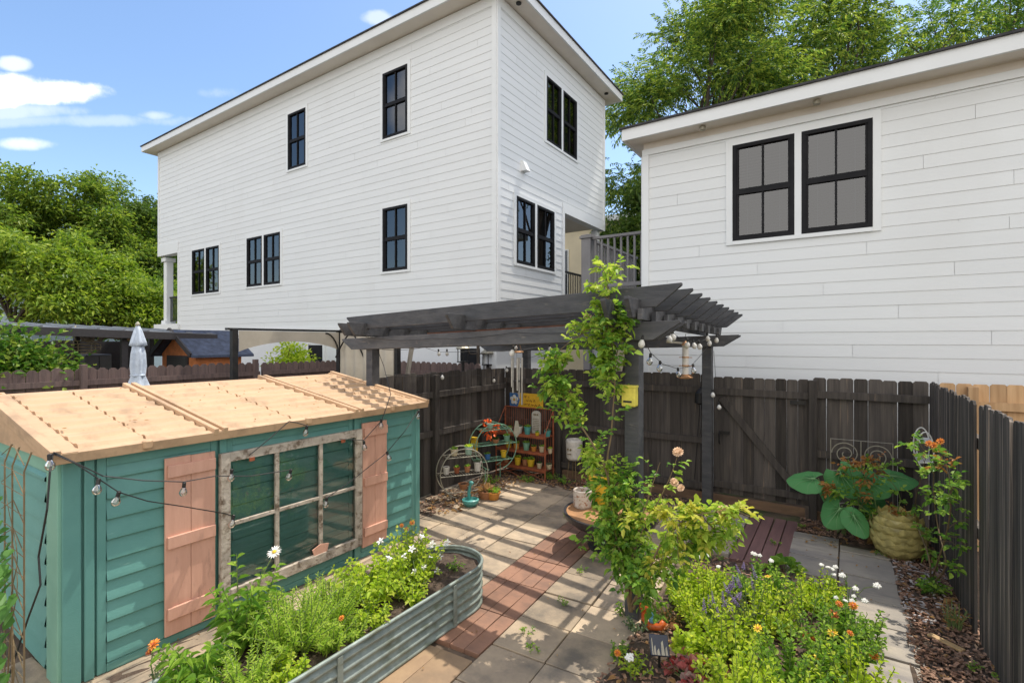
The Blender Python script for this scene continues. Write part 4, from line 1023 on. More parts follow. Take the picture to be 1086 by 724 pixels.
def leafy(lv, sts, per, L, W, t0=.2, spread=.9, droop=.3, six=True, taper=.5, up=.25):
    P, D, Ls = [], [], []
    for pts in sts:
        ph = random.uniform(0,6.28)
        for k in range(per):
            t = t0+(1-t0)*(k+random.random()*.6)/per; t = min(t,1); p, d = pt(pts,t)
            ph += 2.4+random.uniform(-.4,.4)
            a = d.cross(Vector((.3,.2,1))).normalized(); b2 = d.cross(a)
            o = a*math.cos(ph)+b2*math.sin(ph)
            P.append(p); D.append(o*spread+d*.45+Vector((0,0,up))); Ls.append((1-taper*t)*random.uniform(.7,1.2))
    Ls = np.array(Ls)
    lv.leaves(np.array(P), np.array(D), L*Ls, W*Ls, droop, .22, six=six)
def stem_mb(sts, r=.005):
    m_ = MB()
    for s_ in sts: m_.tube(s_, r, 5, r*.45)
    return m_
def flower_proto(kind):
    """small flower around the origin facing +Z; returns [(name, MB, material)]"""
    if kind in ('daisy','orange','yellow','rust','peach','red'):
        n_, L_, W_, pm, cm, cr = {'daisy':(16,.040,.011,'petal_white','yellow',.013),'orange':(11,.024,.012,'petal_orange','petal_rust',.011),
            'yellow':(10,.024,.013,'petal_yellow','orange_glaze',.009),'rust':(11,.024,.012,'petal_rust','petal_orange',.010),'peach':(14,.030,.024,'petal_peach','petal_peach',.012),'red':(9,.022,.013,'petal_red','petal_red',.008)}[kind]
        p = MB(); rr = []
        a = np.arange(n_)*2*np.pi/n_
        p.leaves(np.stack([np.cos(a)*.006,np.sin(a)*.006,0*a],1), np.stack([np.cos(a),np.sin(a),.15+0*a],1), L_, W_, .1, .15)
        if kind in ('peach','rust','orange'):
            a = a[::2]+.3; p.leaves(np.stack([np.cos(a)*.004,np.sin(a)*.004,.004+0*a],1), np.stack([np.cos(a),np.sin(a),.8+0*a],1), L_*.75, W_, .05, .2)
        c_ = MB(); c_.ball((0,0,.004), cr, 8, 5, (1,1,.6))
        return [('petals',p,M[pm]),('centre',c_,M[cm])]
    if kind == 'spike':
        p = MB()
        for i in range(26):
            z = i*.0045; a = i*2.4; r_ = .012*(1-i/34)
            p.ball((r_*math.cos(a), r_*math.sin(a), z), .0065*(1-i/45), 6, 4)
        return [('florets',p,M['petal_purple'])]
    if kind == 'white':
        p = MB(); a = np.arange(5)*2*np.pi/5
        p.leaves(np.stack([np.cos(a)*.004,np.sin(a)*.004,0*a],1), np.stack([np.cos(a),np.sin(a),.5+0*a],1), .030, .017, .15, .2)
        a = a+.6; p.leaves(np.stack([0*a,0*a,0*a],1), np.stack([np.cos(a)*.5,np.sin(a)*.5,-.6+0*a],1), .022, .006, .1, .1)
        return [('petals',p,M['petal_white'])]
    if kind == 'cluster':
        p = MB()
        for i in range(14): a = i*2.4; r_ = .005*math.sqrt(i); p.ball((r_*math.cos(a),r_*math.sin(a),.006*math.cos(r_*60)), .006, 6, 4)
        return [('florets',p,M['petal_white'])]
FP = {}
def flower(kind, loc, dirn, parent, size=1.0):
    """a flower head as a child of its plant; copies share mesh data"""
    rot = Vector(dirn).normalized().to_track_quat('Z','Y').to_euler()
    if kind not in FP:
        parts = flower_proto(kind); o = parts[0][1].build('flower', parts[0][2], parent, loc=org(parent)); kids = []
        for nm, m_, mt in parts[1:]:
            k = m_.build(nm, mt, None); k.parent = o; kids.append(k)
        # meshes were built relative to the parent's base: undo the offset
        off = org(parent)
        for vtx in o.data.vertices: vtx.co += off
        FP[kind] = (o.data, [(k.name.split('.')[0], k.data) for k in kids])
    else:
        d, ks = FP[kind]; o = bpy.data.objects.new('flower', d); COL.objects.link(o); o.parent = parent
        for nm, kd in ks:
            k = bpy.data.objects.new(nm, kd); COL.objects.link(k); k.parent = o
    o.location = Vector(loc)-org(parent); o.rotation_euler = rot; o.scale = (size,)*3
    return o
def plant(label, base, n, h, spread, per, L, W, m, cat='plant', name='plant', fl=None, nfl=0, t0=.15, droop=.3, lo=.65, stemr=.005, stemm='greenstem', six=True, up=.25, taper=.5, flsize=1.0, group=None, lean=(0,0), fl_up=.05, extra_fl=(), base_r=.06):
    T = thing(name, base, label, cat, group)
    sts = stems(base, n, h, spread, lo=lo, lean=lean, base_r=base_r)
    stem_mb(sts, stemr).build('stem', M[stemm], T)
    lv = MB(); leafy(lv, sts, per, L, W, t0, droop=droop, six=six, up=up, taper=taper); lv.build('foliage', m, T)
    if fl:
        for s_ in sorted(sts, key=lambda q: -q[-1].z)[:nfl]:
            e = s_[-1]+Vector((0,0,fl_up)); st = MB(); 
            flower(fl, e, (random.uniform(-.4,.5),random.uniform(-1.0,.1),1), T, flsize*random.uniform(.8,1.2))
    for kind, loc, sz in extra_fl:
        flower(kind, loc, (random.uniform(-.2,.5),-.6,1), T, sz)
    return T, sts
SZ = .30
# raised bed
b1 = Vector((-3.28,1.78,SZ)); d1 = PX(-3.28,291,585); d2 = PX(-3.28,283,597)
dp, _ = plant('tall leafy daisy plant with one open white daisy in front of the old window', b1, 20, .64, .26, 24, .155, .038, LF['mid'], t0=.02, droop=.5, extra_fl=[('daisy',d1,1.15)], lo=.45, taper=.55)
mb = MB(); mb.tube([b1+Vector((.02,.03,0)), b1.lerp(d1,.6)+Vector((0,-.03,.06)), d1], .004, 5); mb.build('flower_stalk', M['greenstem'], dp)
plant('dark leaved daisy clump low at the near end of the metal bed', (-3.18,1.42,SZ), 14, .30, .26, 16, .15, .036, LF['mid'], t0=.02, droop=.55, lo=.4)
plant('feathery yellow green fern-like plant at the front of the metal bed', (-2.98,1.92,SZ), 52, .44, .34, 64, .060, .014, LF['fern'], t0=.05, droop=.2, six=False, up=.4, base_r=.12)
plant('second feathery plant just behind the fern-like one along the metal bed', (-3.05,2.24,SZ), 40, .38, .28, 52, .06, .014, LF['fern'], t0=.05, droop=.2, six=False, up=.4, base_r=.12)
plant('broad leaved lime plant in the middle of the metal bed with a small orange bloom', (-3.05,2.62,SZ), 44, .40, .34, 15, .085, .052, LF['lime'], t0=.12, droop=.35, base_r=.14, extra_fl=[('orange',PX(-2.80,362,655),.8)])
plant('pale fern-like plant spilling over the near rim of the metal bed', (-2.86,1.55,SZ), 34, .26, .24, 44, .055, .013, LF['fern'], t0=.05, droop=.25, six=False, up=.3, base_r=.1)
plant('trailing lime plant over the near rim at the bottom edge of the picture', (-2.78,1.72,SZ), 24, .16, .16, 12, .055, .034, LF['lime'], t0=.1, base_r=.1)
plant('small pale tuft over the rim between the fern-like plants and the lime plants', (-2.78,2.22,SZ), 22, .18, .16, 30, .05, .012, LF['fern'], t0=.05, six=False, base_r=.08)
plant('low lime plant spilling over the rim before the broad leaved plant', (-2.80,2.38,SZ), 24, .22, .20, 12, .06, .034, LF['lime'], t0=.1, base_r=.1)
plant('low pale green plant at the rim in front of the columbine', (-2.80,2.78,SZ), 26, .20, .20, 12, .055, .036, LF['lime'], t0=.1, base_r=.1)
plant('second fern-like tuft hanging over the rim beside the orange bloom', (-2.84,2.06,SZ), 26, .24, .20, 44, .055, .013, LF['fern'], t0=.05, droop=.25, six=False, up=.3, base_r=.1)
cb, csts = plant('white flowered columbine with pale green leaves at the far end of the metal bed', (-3.02,3.0,SZ), 62, .52, .33, 15, .068, .052, LF['lime'], t0=.03, droop=.2, lo=.4, up=.5, base_r=.12)
for px,py,sz in ((404,574,1),(437,582,1),(428,590,1.1),(458,577,1.1),(474,575,1),(466,591,1.1),(447,569,.9),(449,601,1),(463,605,1),(452,616,.9),(412,592,.9),(471,612,.8),(440,606,.9),(456,592,.8)):
    e = PX(-2.92+random.uniform(-.12,.12),px,py); flower('white', e, (random.uniform(-.5,.5),random.uniform(-1,.2),.8), cb, sz*1.15)
    mb = MB(); mb.tube([e, e.lerp(Vector((-3.02,3.02,SZ+.2)),.5)+Vector((0,0,.03)), Vector((-3.02,3.02,SZ+.15))], .0025, 4); mb.build('flower_stalk', M['greenstem'], cb)
go, _ = plant('orange and yellow blanket flower standing low at the bottom left before the shed wall', (-3.42,1.33,.12), 6, .30, .10, 9, .08, .018, LF['grey'], t0=.1, extra_fl=[('orange',PX(-3.42,163,683),1.3),('rust',PX(-3.42,158,691),.7)])
mb = MB(); mb.tube([Vector((-3.42,1.33,.12)), PX(-3.42,160,705), PX(-3.42,163,684)], .004, 5); mb.build('flower_stalk', M['greenstem'], go)
mb = MB(); ob = PX(-3.15,432,556)
o2, _ = plant('orange blanket flowers leaning out beside the shed corner above the columbine', (-3.35,3.28,SZ), 5, .55, .10, 9, .07, .016, LF['mid'], extra_fl=[('orange',PX(-3.3,437,554),1.0),('rust',PX(-3.3,431,561),.9),('orange',PX(-3.3,426,557),.8)])
plant('sprawling green seedlings on bare soil at the end of the metal bed', (-2.9,3.42,SZ), 8, .10, .14, 6, .05, .02, LF['mid'], lo=.3)
# bed on the right: many separate clumps
bed = [  # label, x, y, h, spread, leaf L, W, mat, flower, nfl
 ('lime mounding plant at the back left corner of the bed near the grey slabs', -1.05,4.72,.36,.25,.058,.032,'lime','cluster',3),
 ('bright green plant at the back of the bed below the end of the boardwalk', -.62,4.95,.36,.26,.060,.034,'mid','cluster',4),
 ('mid green plant at the back right of the bed below the first dark slab', -.22,5.02,.36,.26,.058,.032,'lime','cluster',4),
 ('mid green plant at the right edge of the bed beside the dark slabs', .02,4.66,.34,.24,.058,.030,'mid','cluster',4),
 ('lime mounding plant on the left of the bed beside the dry tuft', -.98,4.25,.42,.26,.060,.034,'lime',None,0),
 ('lime plant in the centre of the bed behind the tallest salvia', -.52,4.45,.44,.28,.058,.032,'lime','yellow',1),
 ('bright green plant on the right of the bed where the path turns sunny', -.08,4.22,.42,.27,.056,.030,'mid',None,0),
 ('large lime mounding plant in the centre front of the bed', -.70,3.86,.46,.28,.062,.034,'lime',None,0),
 ('leafy green plant right of the centre front of the bed', -.30,3.78,.46,.28,.056,.030,'mid','yellow',1),
 ('lime plant spilling over the pale path at the right front of the bed', .03,3.80,.42,.25,.056,.030,'lime','orange',1),
 ('lime plant cut by the bottom edge behind the red heuchera', -.56,3.42,.40,.26,.062,.034,'lime',None,0),
 ('yellow green plant cut by the bottom edge right of the heuchera', -.20,3.36,.42,.26,.058,.032,'lime',None,0),
 ('green plant cut by the bottom edge beside the pale path', .04,3.40,.38,.24,.056,.030,'mid',None,0),
 ('broad leaved lime plant behind the small dark solar panel', -.94,3.72,.26,.17,.085,.052,'lime',None,0),
 ('small lime plant at the left edge of the bed under the rose', -1.20,4.50,.24,.18,.055,.034,'lime',None,0),
]
for i, (lab,x_,y_,h,sp,L,W,m_,fl,nfl) in enumerate(bed):
    plant(lab, (x_,y_,.0), 44 if sp>.2 else 22, h, sp*1.12, 17, L*1.25, W*1.3, LF[m_], fl=fl, nfl=nfl, t0=.08, six=True, up=.45, fl_up=.03, lo=.45, base_r=.16, flsize=.95)
# purple salvia
g_ = G(800,676); T, s_ = plant('purple spiked salvia growing up through the lime plants', (-.62,4.22,0), 17, .60, .20, 12, .05, .018, LF['grey'], fl='spike', nfl=13, t0=.1, lo=.75, fl_up=-.04)
g_ = G(742,690); plant('small purple spiked salvia at the left of the lime plants', (-.82,4.02,0), 8, .44, .12, 10, .05, .018, LF['grey'], fl='spike', nfl=7, t0=.1, lo=.75, fl_up=-.04)
g_ = G(862,690); T, s_ = plant('rust and orange blanket flowers rising from the middle of the bed', (g_.x-.05,g_.y+.10,0), 8, .50, .20, 8, .07, .016, LF['mid'], t0=.1, extra_fl=[('rust',PY(4.3,855,673),1.3),('rust',PY(4.3,862,676),1.0),('rust',PY(4.5,884,651),1.4),('yellow',PY(4.25,883,671),1.3),('orange',PY(4.2,927,695),1.2),('yellow',PY(4.1,868,696),1.3),('yellow',PY(4.6,802,641),1.2),('orange',PY(4.45,905,642),1.2),('orange',PY(4.5,890,640),1.0)])
for e in [(855,673,4.3),(884,651,4.5),(883,671,4.25),(927,695,4.2),(868,696,4.1),(802,641,4.6),(905,642,4.45)]:
    q = PY(e[2],e[0],e[1]); mb = MB(); mb.tube([q, q.lerp(Vector((g_.x,g_.y+.1,.1)),.5)+Vector((0,0,.05)), Vector((g_.x,g_.y+.1,.02))], .0035, 4); mb.build('flower_stalk', M['greenstem'], T)
g_ = G(915,640); T, s_ = plant('white topped stalks leaning over the dark slabs from the bed', (g_.x-.12,g_.y-.22,0), 5, .36, .16, 5, .05, .018, LF['mid'], extra_fl=[('cluster',PY(4.9,930,621),1.4),('cluster',PY(4.9,917,637),1.2),('cluster',PY(5.0,907,624),1.2),('cluster',PY(5.0,893,610),1.3),('cluster',PY(5.05,886,601),1.0)])
for px,py,Y in ((930,621,4.9),(917,637,4.9),(907,624,5.0),(893,610,5.0)):
    q = PY(Y,px,py); mb = MB(); mb.tube([q, q.lerp(Vector((g_.x-.12,g_.y-.22,.15)),.5)+Vector((.02,0,.02)), Vector((g_.x-.12,g_.y-.22,.02))], .003, 4); mb.build('flower_stalk', M['greenstem'], T)
# heuchera, seedlings and low plants
g_ = G(737,722,0); plant('red and pinkish heuchera at the front of the bed right of the solar panel', (g_.x,g_.y-.04,0), 34, .17, .22, 4, .075, .070, LF['heuch'], t0=.7, droop=.35, lo=.5, up=.5, taper=.1)
g_ = G(672,716,0); plant('light green seedling at the front left corner of the bed by the paving', (g_.x,g_.y,0), 12, .16, .14, 7, .06, .030, LF['lime'], t0=.2, extra_fl=[('cluster',G(668,697,.15),1.6),('orange',G(655,692,.08),1.0)])
g_ = G(652,700,0); plant('mid green seedling at the edge of the paving left of the solar panel', (g_.x,g_.y+.05,0), 9, .14, .10, 7, .05, .026, LF['mid'], t0=.2)
g_ = G(676,668,0); plant('grey green low plant at the foot of the pergola post', (g_.x,g_.y,0), 14, .11, .15, 6, .045, .026, LF['grey'], t0=.2)
g_ = G(664,652,0); plant('bright green weed at the paving edge below the climbing rose', (g_.x,g_.y,0), 9, .13, .10, 6, .05, .034, LF['mid'], t0=.2)
g_ = G(698,655,0); plant('dry brown tuft of spent stalks on the bed beside the orange ornament', (g_.x+.1,g_.y,0), 26, .15, .16, 5, .05, .012, LF['dry'], t0=.2)
g_ = G(832,607,0); plant('round leaved weed at the corner of the boardwalk and dark slab', (g_.x,g_.y-.02,0), 9, .12, .14, 3, .12, .11, LF['mid'], t0=.7, droop=.2, taper=.1)
weeds = [(770,548,'in the slab joint left of the boardwalk'),(850,560,'at the back of the slabs near the gate post'),(805,548,'on the boardwalk boards before the gate'),(822,577,'growing between the mauve boards'),(935,590,'on the small back slab by the artichoke ornament'),(764,594,'on the grey slab near the bed'),(560,672,'in the joint at the end of the red strip'),(596,640,'in the joint right of the red strip'),(618,607,'beside the red strip under the rose'),(745,535,'along the fence foot behind the far post'),(790,545,'at the foot of the gate'),(1035,712,'on the mulch at the front right'),(1063,722,'on the mulch by the near right fence'),(600,548,'at the edge of the fire table'),(565,690,'in the joint of the sunny paving')]
for px,py,w_ in weeds:
    g_ = G(px,py,0); plant('tiny green weed '+w_, (g_.x,g_.y,0), 5, .07, .06, 5, .04, .02, LF['mid'], name='weed', cat='weed', t0=.2, group='weeds in the paving and mulch', stemr=.002)
# low plants along the back fence and in the corner by the red rack
for px,py,lab,h,mm in ((600,512,'low green ground plant under the white planter stand','.14','mid'),(625,515,'low purple tinged plant between the planter stand and the fire table','.12','heuch'),(585,508,'low green plant at the right foot of the red rack','.14','mid'),(520,512,'low green plant at the left foot of the red rack','.15','mid'),(560,510,'low green plant under the middle of the red rack','.10','mid')):
    g_ = G(px,py,0); plant(lab, (g_.x,g_.y,0), 16, float(h), .20, 7, .05, .03, LF[mm], t0=.2)
# ---------------------------------------------------------------- elephant ear, trellis rose, corner rose
ee = thing('elephant_ear', (-.12,7.15,0), 'elephant ear with huge heart shaped leaves spreading in front of the scroll trellis', 'plant')
st = MB(); lv = []
def bigleaf(c_, L_, W_, dirn, tilt):
    """heart-shaped blade: centre where the stalk joins, pointing along dirn, tilted towards the viewer"""
    m_ = MB(); d = Vector(dirn).normalized(); nrm = Vector(tilt).normalized(); nrm = (nrm-d*nrm.dot(d)).normalized(); s_ = d.cross(nrm)
    out = []
    N_ = 28
    for i in range(N_):
        a = 2*math.pi*i/N_
        r_ = 1-.12*math.cos(2*a)
        y = math.cos(a); x = math.sin(a)
        yy = y*.62+.22 if y > 0 else y*.42+.22
        if abs(a-math.pi) < .45: yy += .34*(1-abs(a-math.pi)/.45)
        ww = .5*x*(1-.28*max(0,y)**2)*(1+.04*math.sin(a*9))
        out.append((ww, yy, -.16*abs(x)**1.5*1 - .10*max(0,yy)**2+random.uniform(-.01,.01)))
    P = [Vector(c_)+s_*w_*W_+d*y_*L_+nrm*z_*L_ for w_,y_,z_ in out]
    mid = [Vector(c_)+s_*w_*W_*.5+d*(y_*.6+.08)*L_+nrm*(z_*.35+.01)*L_ for w_,y_,z_ in out]
    m_.add([Vector(c_)+d*.1*L_]+mid+P, [(0,1+i,1+(i+1)%N_) for i in range(N_)]+[(1+i,1+N_+i,1+N_+(i+1)%N_,1+(i+1)%N_) for i in range(N_)])
    o = m_.build('leaf', LF['big'], ee, smooth=True)
    vb = MB(); ctr = Vector(c_)+d*.1*L_
    for i in (0,3,6,9,12,16,19,22,25): vb.tube([ctr+nrm*.002, mid[i]+nrm*.004, mid[i].lerp(P[i],.85)+nrm*.003], .0028 if i else .0045, 4, .001)
    vb.build('veins', M['palevein'], o, loc=org(ee)); return o
for px,py,Y,L_,W_,dr,tl in ((868,507,6.85,.40,.36,(-.95,-.1,-.15),(0,-.55,.85)),(888,498,7.0,.42,.40,(.45,-.2,-.55),(-.2,-.7,.6)),(893,536,6.75,.36,.34,(-.4,-.3,-.6),(0,-.7,.7)),(915,506,7.0,.36,.34,(.7,-.15,-.4),(0,-.7,.7)),(940,503,7.15,.36,.32,(.9,.1,-.1),(0,-.5,.85)),(903,543,6.7,.34,.26,(.35,-.4,-.55),(.2,-.7,.6)),(880,515,7.1,.30,.24,(.1,-.2,-.8),(0,-.8,.4)),(922,524,7.2,.30,.28,(.2,-.2,-.7),(0,-.8,.4))):
    q = PY(Y,px,py); bigleaf(q, L_, W_, dr, tl); st.tube([Vector((-.12+random.uniform(-.1,.15),7.15,0)), Vector((q.x*.6-.05,7.1,q.z*.55)), q], .011, 6, .006)
st.build('stalk', M['greenstem'], ee)
def cane_plant(name, label, canes, r, leafsets, cat='rose', stemm='brownstem'):
    """canes: lists of points; leafsets: (cane list index range, per, L, W, mat, t0)"""
    T = thing(name, canes[0][0], label, cat)
    cm = MB(); SM = []
    for c_ in canes:
        # smooth the polyline
        q = []
        for i in range(len(c_)-1):
            p0 = c_[max(i-1,0)]; p1 = c_[i]; p2 = c_[i+1]; p3 = c_[min(i+2,len(c_)-1)]
            for k in range(4):
                t = k/4; q.append(.5*((2*p1)+(p2-p0)*t+(2*p0-5*p1+4*p2-p3)*t*t+(3*p1-p0-3*p2+p3)*t**3))
        q.append(c_[-1]); SM.append(q); cm.tube(q, r, 6, r*.18)
    T['_'] = 0; del T['_']
    return T, cm, SM
def rose_leaves(lv, pts, per, L, W, t0=.1, t1=1.0, twig=.10, tw=None, jitter=1.0):
    """compound leaves: 5 leaflets on a short stalk"""
    P, D, Ls = [], [], []
    for k in range(per):
        t = t0+(t1-t0)*(k+random.random())/per; p, d = pt(pts, min(t,1))
        a = random.uniform(0,6.28); e1 = d.cross(Vector((.21,.31,.93))).normalized(); e2 = d.cross(e1)
        o = (e1*math.cos(a)+e2*math.sin(a)+d*.4+Vector((0,0,.15))).normalized(); tl = twig*random.uniform(.6,1.5)*jitter
        tip = p+o*tl+Vector((0,0,-.15*tl))
        if tw is not None: tw.tube([p, tip], .0018, 4)
        sd = o.cross(Vector((0,0,1))); sd = sd.normalized() if sd.length > .01 else Vector((1,0,0))
        for f_, s_ in ((1,0),(.72,1),(.72,-1),(.42,1),(.42,-1)):
            P.append(p.lerp(tip,f_)); D.append(o*(.5 if s_ else 1)+sd*s_+Vector((0,0,random.uniform(-.35,.2)))); Ls.append(random.uniform(.55,1.3)*(1 if s_==0 else .85))
    Ls = np.array(Ls); lv.leaves(np.array(P), np.array(D), L*Ls, W*Ls, .25, .2)
def grow(pts_list, n, length, spreadv, bias=(0,0,0)):
    out = []
    for _ in range(n):
        base = random.choice(pts_list); t = random.uniform(.15,1); p, d = pt(base, t)
        dd = Vector((random.gauss(0,1),random.gauss(0,.8),random.gauss(.1,.7))); dd = (dd.normalized()*.8+d*.3+Vector(bias)).normalized()
        l = length*random.uniform(.5,1.3)
        out.append([p, p+dd*l*.5+Vector((0,0,.03)), p+dd*l+Vector((0,0,-.05*l))])
    return out
# climbing rose on the front pergola post
def V3(l, Y): return [PY(y_, x, y) for (x,y,y_) in [(a[0],a[1],a[2] if len(a)>2 else Y) for a in l]]
mains = [V3([(668,648,3.95),(661,600),(655,555),(648,520),(644,490),(648,462),(650,435),(652,405),(650,375),(648,345),(646,318),(642,290)],3.88),
         V3([(668,645,3.97),(658,590),(650,545),(643,500),(628,470),(612,445),(600,425),(590,405),(588,380),(605,362),(630,348),(655,342)],3.85),
         V3([(670,648,3.95),(668,605),(676,575),(688,550),(700,528),(711,505),(719,482)],3.80),
         V3([(670,640,3.9),(690,610),(712,590),(735,575),(760,560)],3.72),
         V3([(668,640,3.9),(664,610),(656,580),(650,555),(648,530)],3.78),
         V3([(672,645,3.9),(688,605),(702,575),(722,555),(742,545),(764,543)],3.66),
         V3([(668,640,3.9),(672,600),(678,560),(690,520),(700,490)],3.78)]
ro, cm, SMo = cane_plant('climbing_rose', 'climbing rose with yellow green leaves clambering up the front pergola post', mains, .011, None)
tw = grow(SMo[0][28:]and[SMo[0][24:]], 26, .20, 1,(-.45,-.2,0))+grow([SMo[1][14:]], 30, .16, 1)+grow([SMo[1][4:20],SMo[0][4:20]], 18, .18, 1,(-.3,-.2,0))
low = grow([SMo[0][1:14],SMo[1][1:14],SMo[4],SMo[3][:10],SMo[6][:12]], 38, .23, 1,(.36,-.1,-.18))
young = grow([SMo[2][8:16],SMo[3][8:],SMo[5][8:],SMo[3][4:],SMo[5][4:]], 34, .20, 1,(0,0,-.2))
for t_ in tw+low+young: cm.tube(t_, .004, 4, .002)
cm.build('cane', M['brownstem'], ro)
lv = MB(); 
for t_ in low: rose_leaves(lv, t_, 10, .058, .040, .1, twig=.07)
for m_ in SMo[:2]: rose_leaves(lv, m_, 30, .055, .036, .05, .7, twig=.09)
rose_leaves(lv, SMo[4], 9, .055, .036); rose_leaves(lv, SMo[6], 14, .055, .036); rose_leaves(lv, SMo[3], 14, .05, .034)
mid_t = grow([SMo[0][26:40],SMo[1][18:34]], 22, .2, 1)
for t_ in mid_t: rose_leaves(lv, t_, 7, .062, .042, .1, twig=.08)
for m_ in [SMo[0][22:40]]: rose_leaves(lv, m_, 14, .075, .05, .1, twig=.10)
lv.build('foliage', LF['rose'], ro)
lv = MB()
for t_ in young[:22]: rose_leaves(lv, t_, 8, .060, .036, .1, twig=.06)
for t_ in tw[:90]: rose_leaves(lv, t_, 7, .060, .036, .1, twig=.065)
rose_leaves(lv, SMo[5], 16, .055, .033, .4, twig=.08); rose_leaves(lv, SMo[2], 12, .055, .033, .3, .95, twig=.07)
lv.build('young_foliage', leafmat('lime_rose_leaf', [(.18,.32,.04),(.34,.48,.06),(.52,.58,.11)], .5), ro)
lv = MB()
for t_ in young[22:]: rose_leaves(lv, t_, 8, .058, .034, .1, twig=.06)
lv.build('golden_foliage', LF['roseyoung'], ro)
for px,py,Y,sz in ((768,542,3.68,1.5),(623,336,3.9,1.1),(719,479,3.80,1.2),(715,511,3.74,1.0),(722,517,3.74,.9),(621,350,3.9,.8)):
    flower('peach', PY(Y,px,py), (random.uniform(-.2,.6),-.8,.7), ro, sz)
# golden tipped rose before the trellis
c0 = Vector((.28,6.9,0))
can = [[c0, PY(6.9,915,550), PY(6.9,905,510), PY(6.85,898,490)],[c0, PY(6.9,930,540), PY(6.9,918,505), PY(6.8,912,488)],[c0, PY(6.85,922,545), PY(6.8,893,525), PY(6.75,880,518)],[c0+Vector((.03,0,0)), PY(6.8,955,530), PY(6.75,935,500), PY(6.8,928,485)]]
r2, cm, s2 = cane_plant('rose_bush', 'slender rose with copper coloured new leaves in front of the scroll trellis', can, .007, None)
tw = grow(s2, 20, .16, 1)
for t_ in tw: cm.tube(t_, .003, 4, .0015)
cm.build('cane', M['greenstem'], r2)
lv = MB(); lv2 = MB()
for i, m_ in enumerate(s2): rose_leaves(lv, m_, 12, .055, .034, .25, .75, twig=.08); rose_leaves(lv2, m_, 9, .05, .028, .75, 1, twig=.08)
for i, t_ in enumerate(tw): rose_leaves(lv2 if i%2 else lv, t_, 5, .052, .032, .2, twig=.06)
lv.build('foliage', LF['mid'], r2); lv2.build('young_foliage', LF['rosered'], r2)
c0 = Vector((.66,6.15,0))
can = [[c0, PX(.68,1003,600), PX(.66,995,560), PX(.62,990,520), PX(.6,992,485)],[c0, PX(.62,985,590), PX(.6,970,545), PX(.58,978,500), PX(.58,985,475)],[c0, PX(.7,1005,560), PX(.68,1008,520), PX(.66,1003,490)]]
r3, cm, s3 = cane_plant('rose_bush', 'leggy rose on thin canes in the right corner below the white wall rack', can, .008, None)
tw = grow(s3, 20, .18, 1)
for t_ in tw: cm.tube(t_, .003, 4, .0015)
cm.build('cane', M['brownstem'], r3)
lv = MB(); lv2 = MB()
for m_ in s3: rose_leaves(lv, m_, 12, .055, .036, .4, .95, twig=.09); rose_leaves(lv2, m_, 4, .05, .03, .9, 1, twig=.07)
for t_ in tw: rose_leaves(lv, t_, 4, .055, .036, .2, twig=.06)
lv.build('foliage', LF['rose'], r3); lv2.build('young_foliage', LF['rosered'], r3)
for px,py,X in ((985,470,.56),(990,472,.58),(997,468,.6)): flower('orange', PX(X,px,py), (-.5,-.8,.6), r3, 1.1)
g_ = Vector((.62,5.9,0)); plant('low round leaved green plant at the foot of the leggy rose', g_, 12, .18, .18, 6, .075, .055, LF['rose'], t0=.25)
g_ = Vector((.70,5.3,0)); plant('dry straw coloured tuft against the right fence', g_, 18, .25, .12, 4, .08, .010, LF['dry'], t0=.2)
# vine on the wire trellis at the left edge
vt = thing('wire_trellis', (-4.6,.80,0), 'tall rusty wire trellis at the left edge in front of the shed end', 'trellis')
mb = MB(); A_ = PY(.9,-14,460); B_ = PY(.9,17,450)
xa, xb = -4.72, -4.20
for x in (xa+.08,(xa+xb)/2,xb): mb.tube([(x,.9,0),(x,.9,1.5),(x+.02,.93,1.62)], .005, 5)
for k in range(12): mb.tube([(xa,.9,.1+k*.125),(xb,.9,.1+k*.125)], .003, 4)
for k in range(9): mb.tube([(xa,.9,.1+k*.18),((xa+xb)/2,.905,.2+k*.18),(xb,.9,.1+k*.18)], .003, 4)
mb.build('wire', M['brownstem'], vt)
vn, cm, s4 = cane_plant('climbing_vine', 'green heart leaved vine climbing the wire trellis at the left edge', [[Vector((-4.3,.86,0)), Vector((-4.22,.86,.35)), Vector((-4.34,.87,.7)), Vector((-4.2,.87,1.0)), Vector((-4.38,.86,1.3)), Vector((-4.45,.86,1.58))],[Vector((-4.4,.86,0)), Vector((-4.30,.86,.5)), Vector((-4.15,.86,.85)), Vector((-4.3,.86,1.15))]], .005, None, cat='vine')
cm.build('cane', M['brownstem'], vn)
lv = MB()
for m_ in s4:
    P, D = [], []
    for k in range(26):
        p, d = pt(m_, .05+.95*k/26); P.append(p+Vector((random.uniform(-.05,.08),random.uniform(-.06,0),0))); D.append((random.uniform(-.4,.8),-.6,random.uniform(-.9,.0)))
    lv.leaves(np.array(P), np.array(D), rng.uniform(.055,.095,len(P)), rng.uniform(.045,.075,len(P)), .25, .15)
lv.build('foliage', LF['vine'], vn)
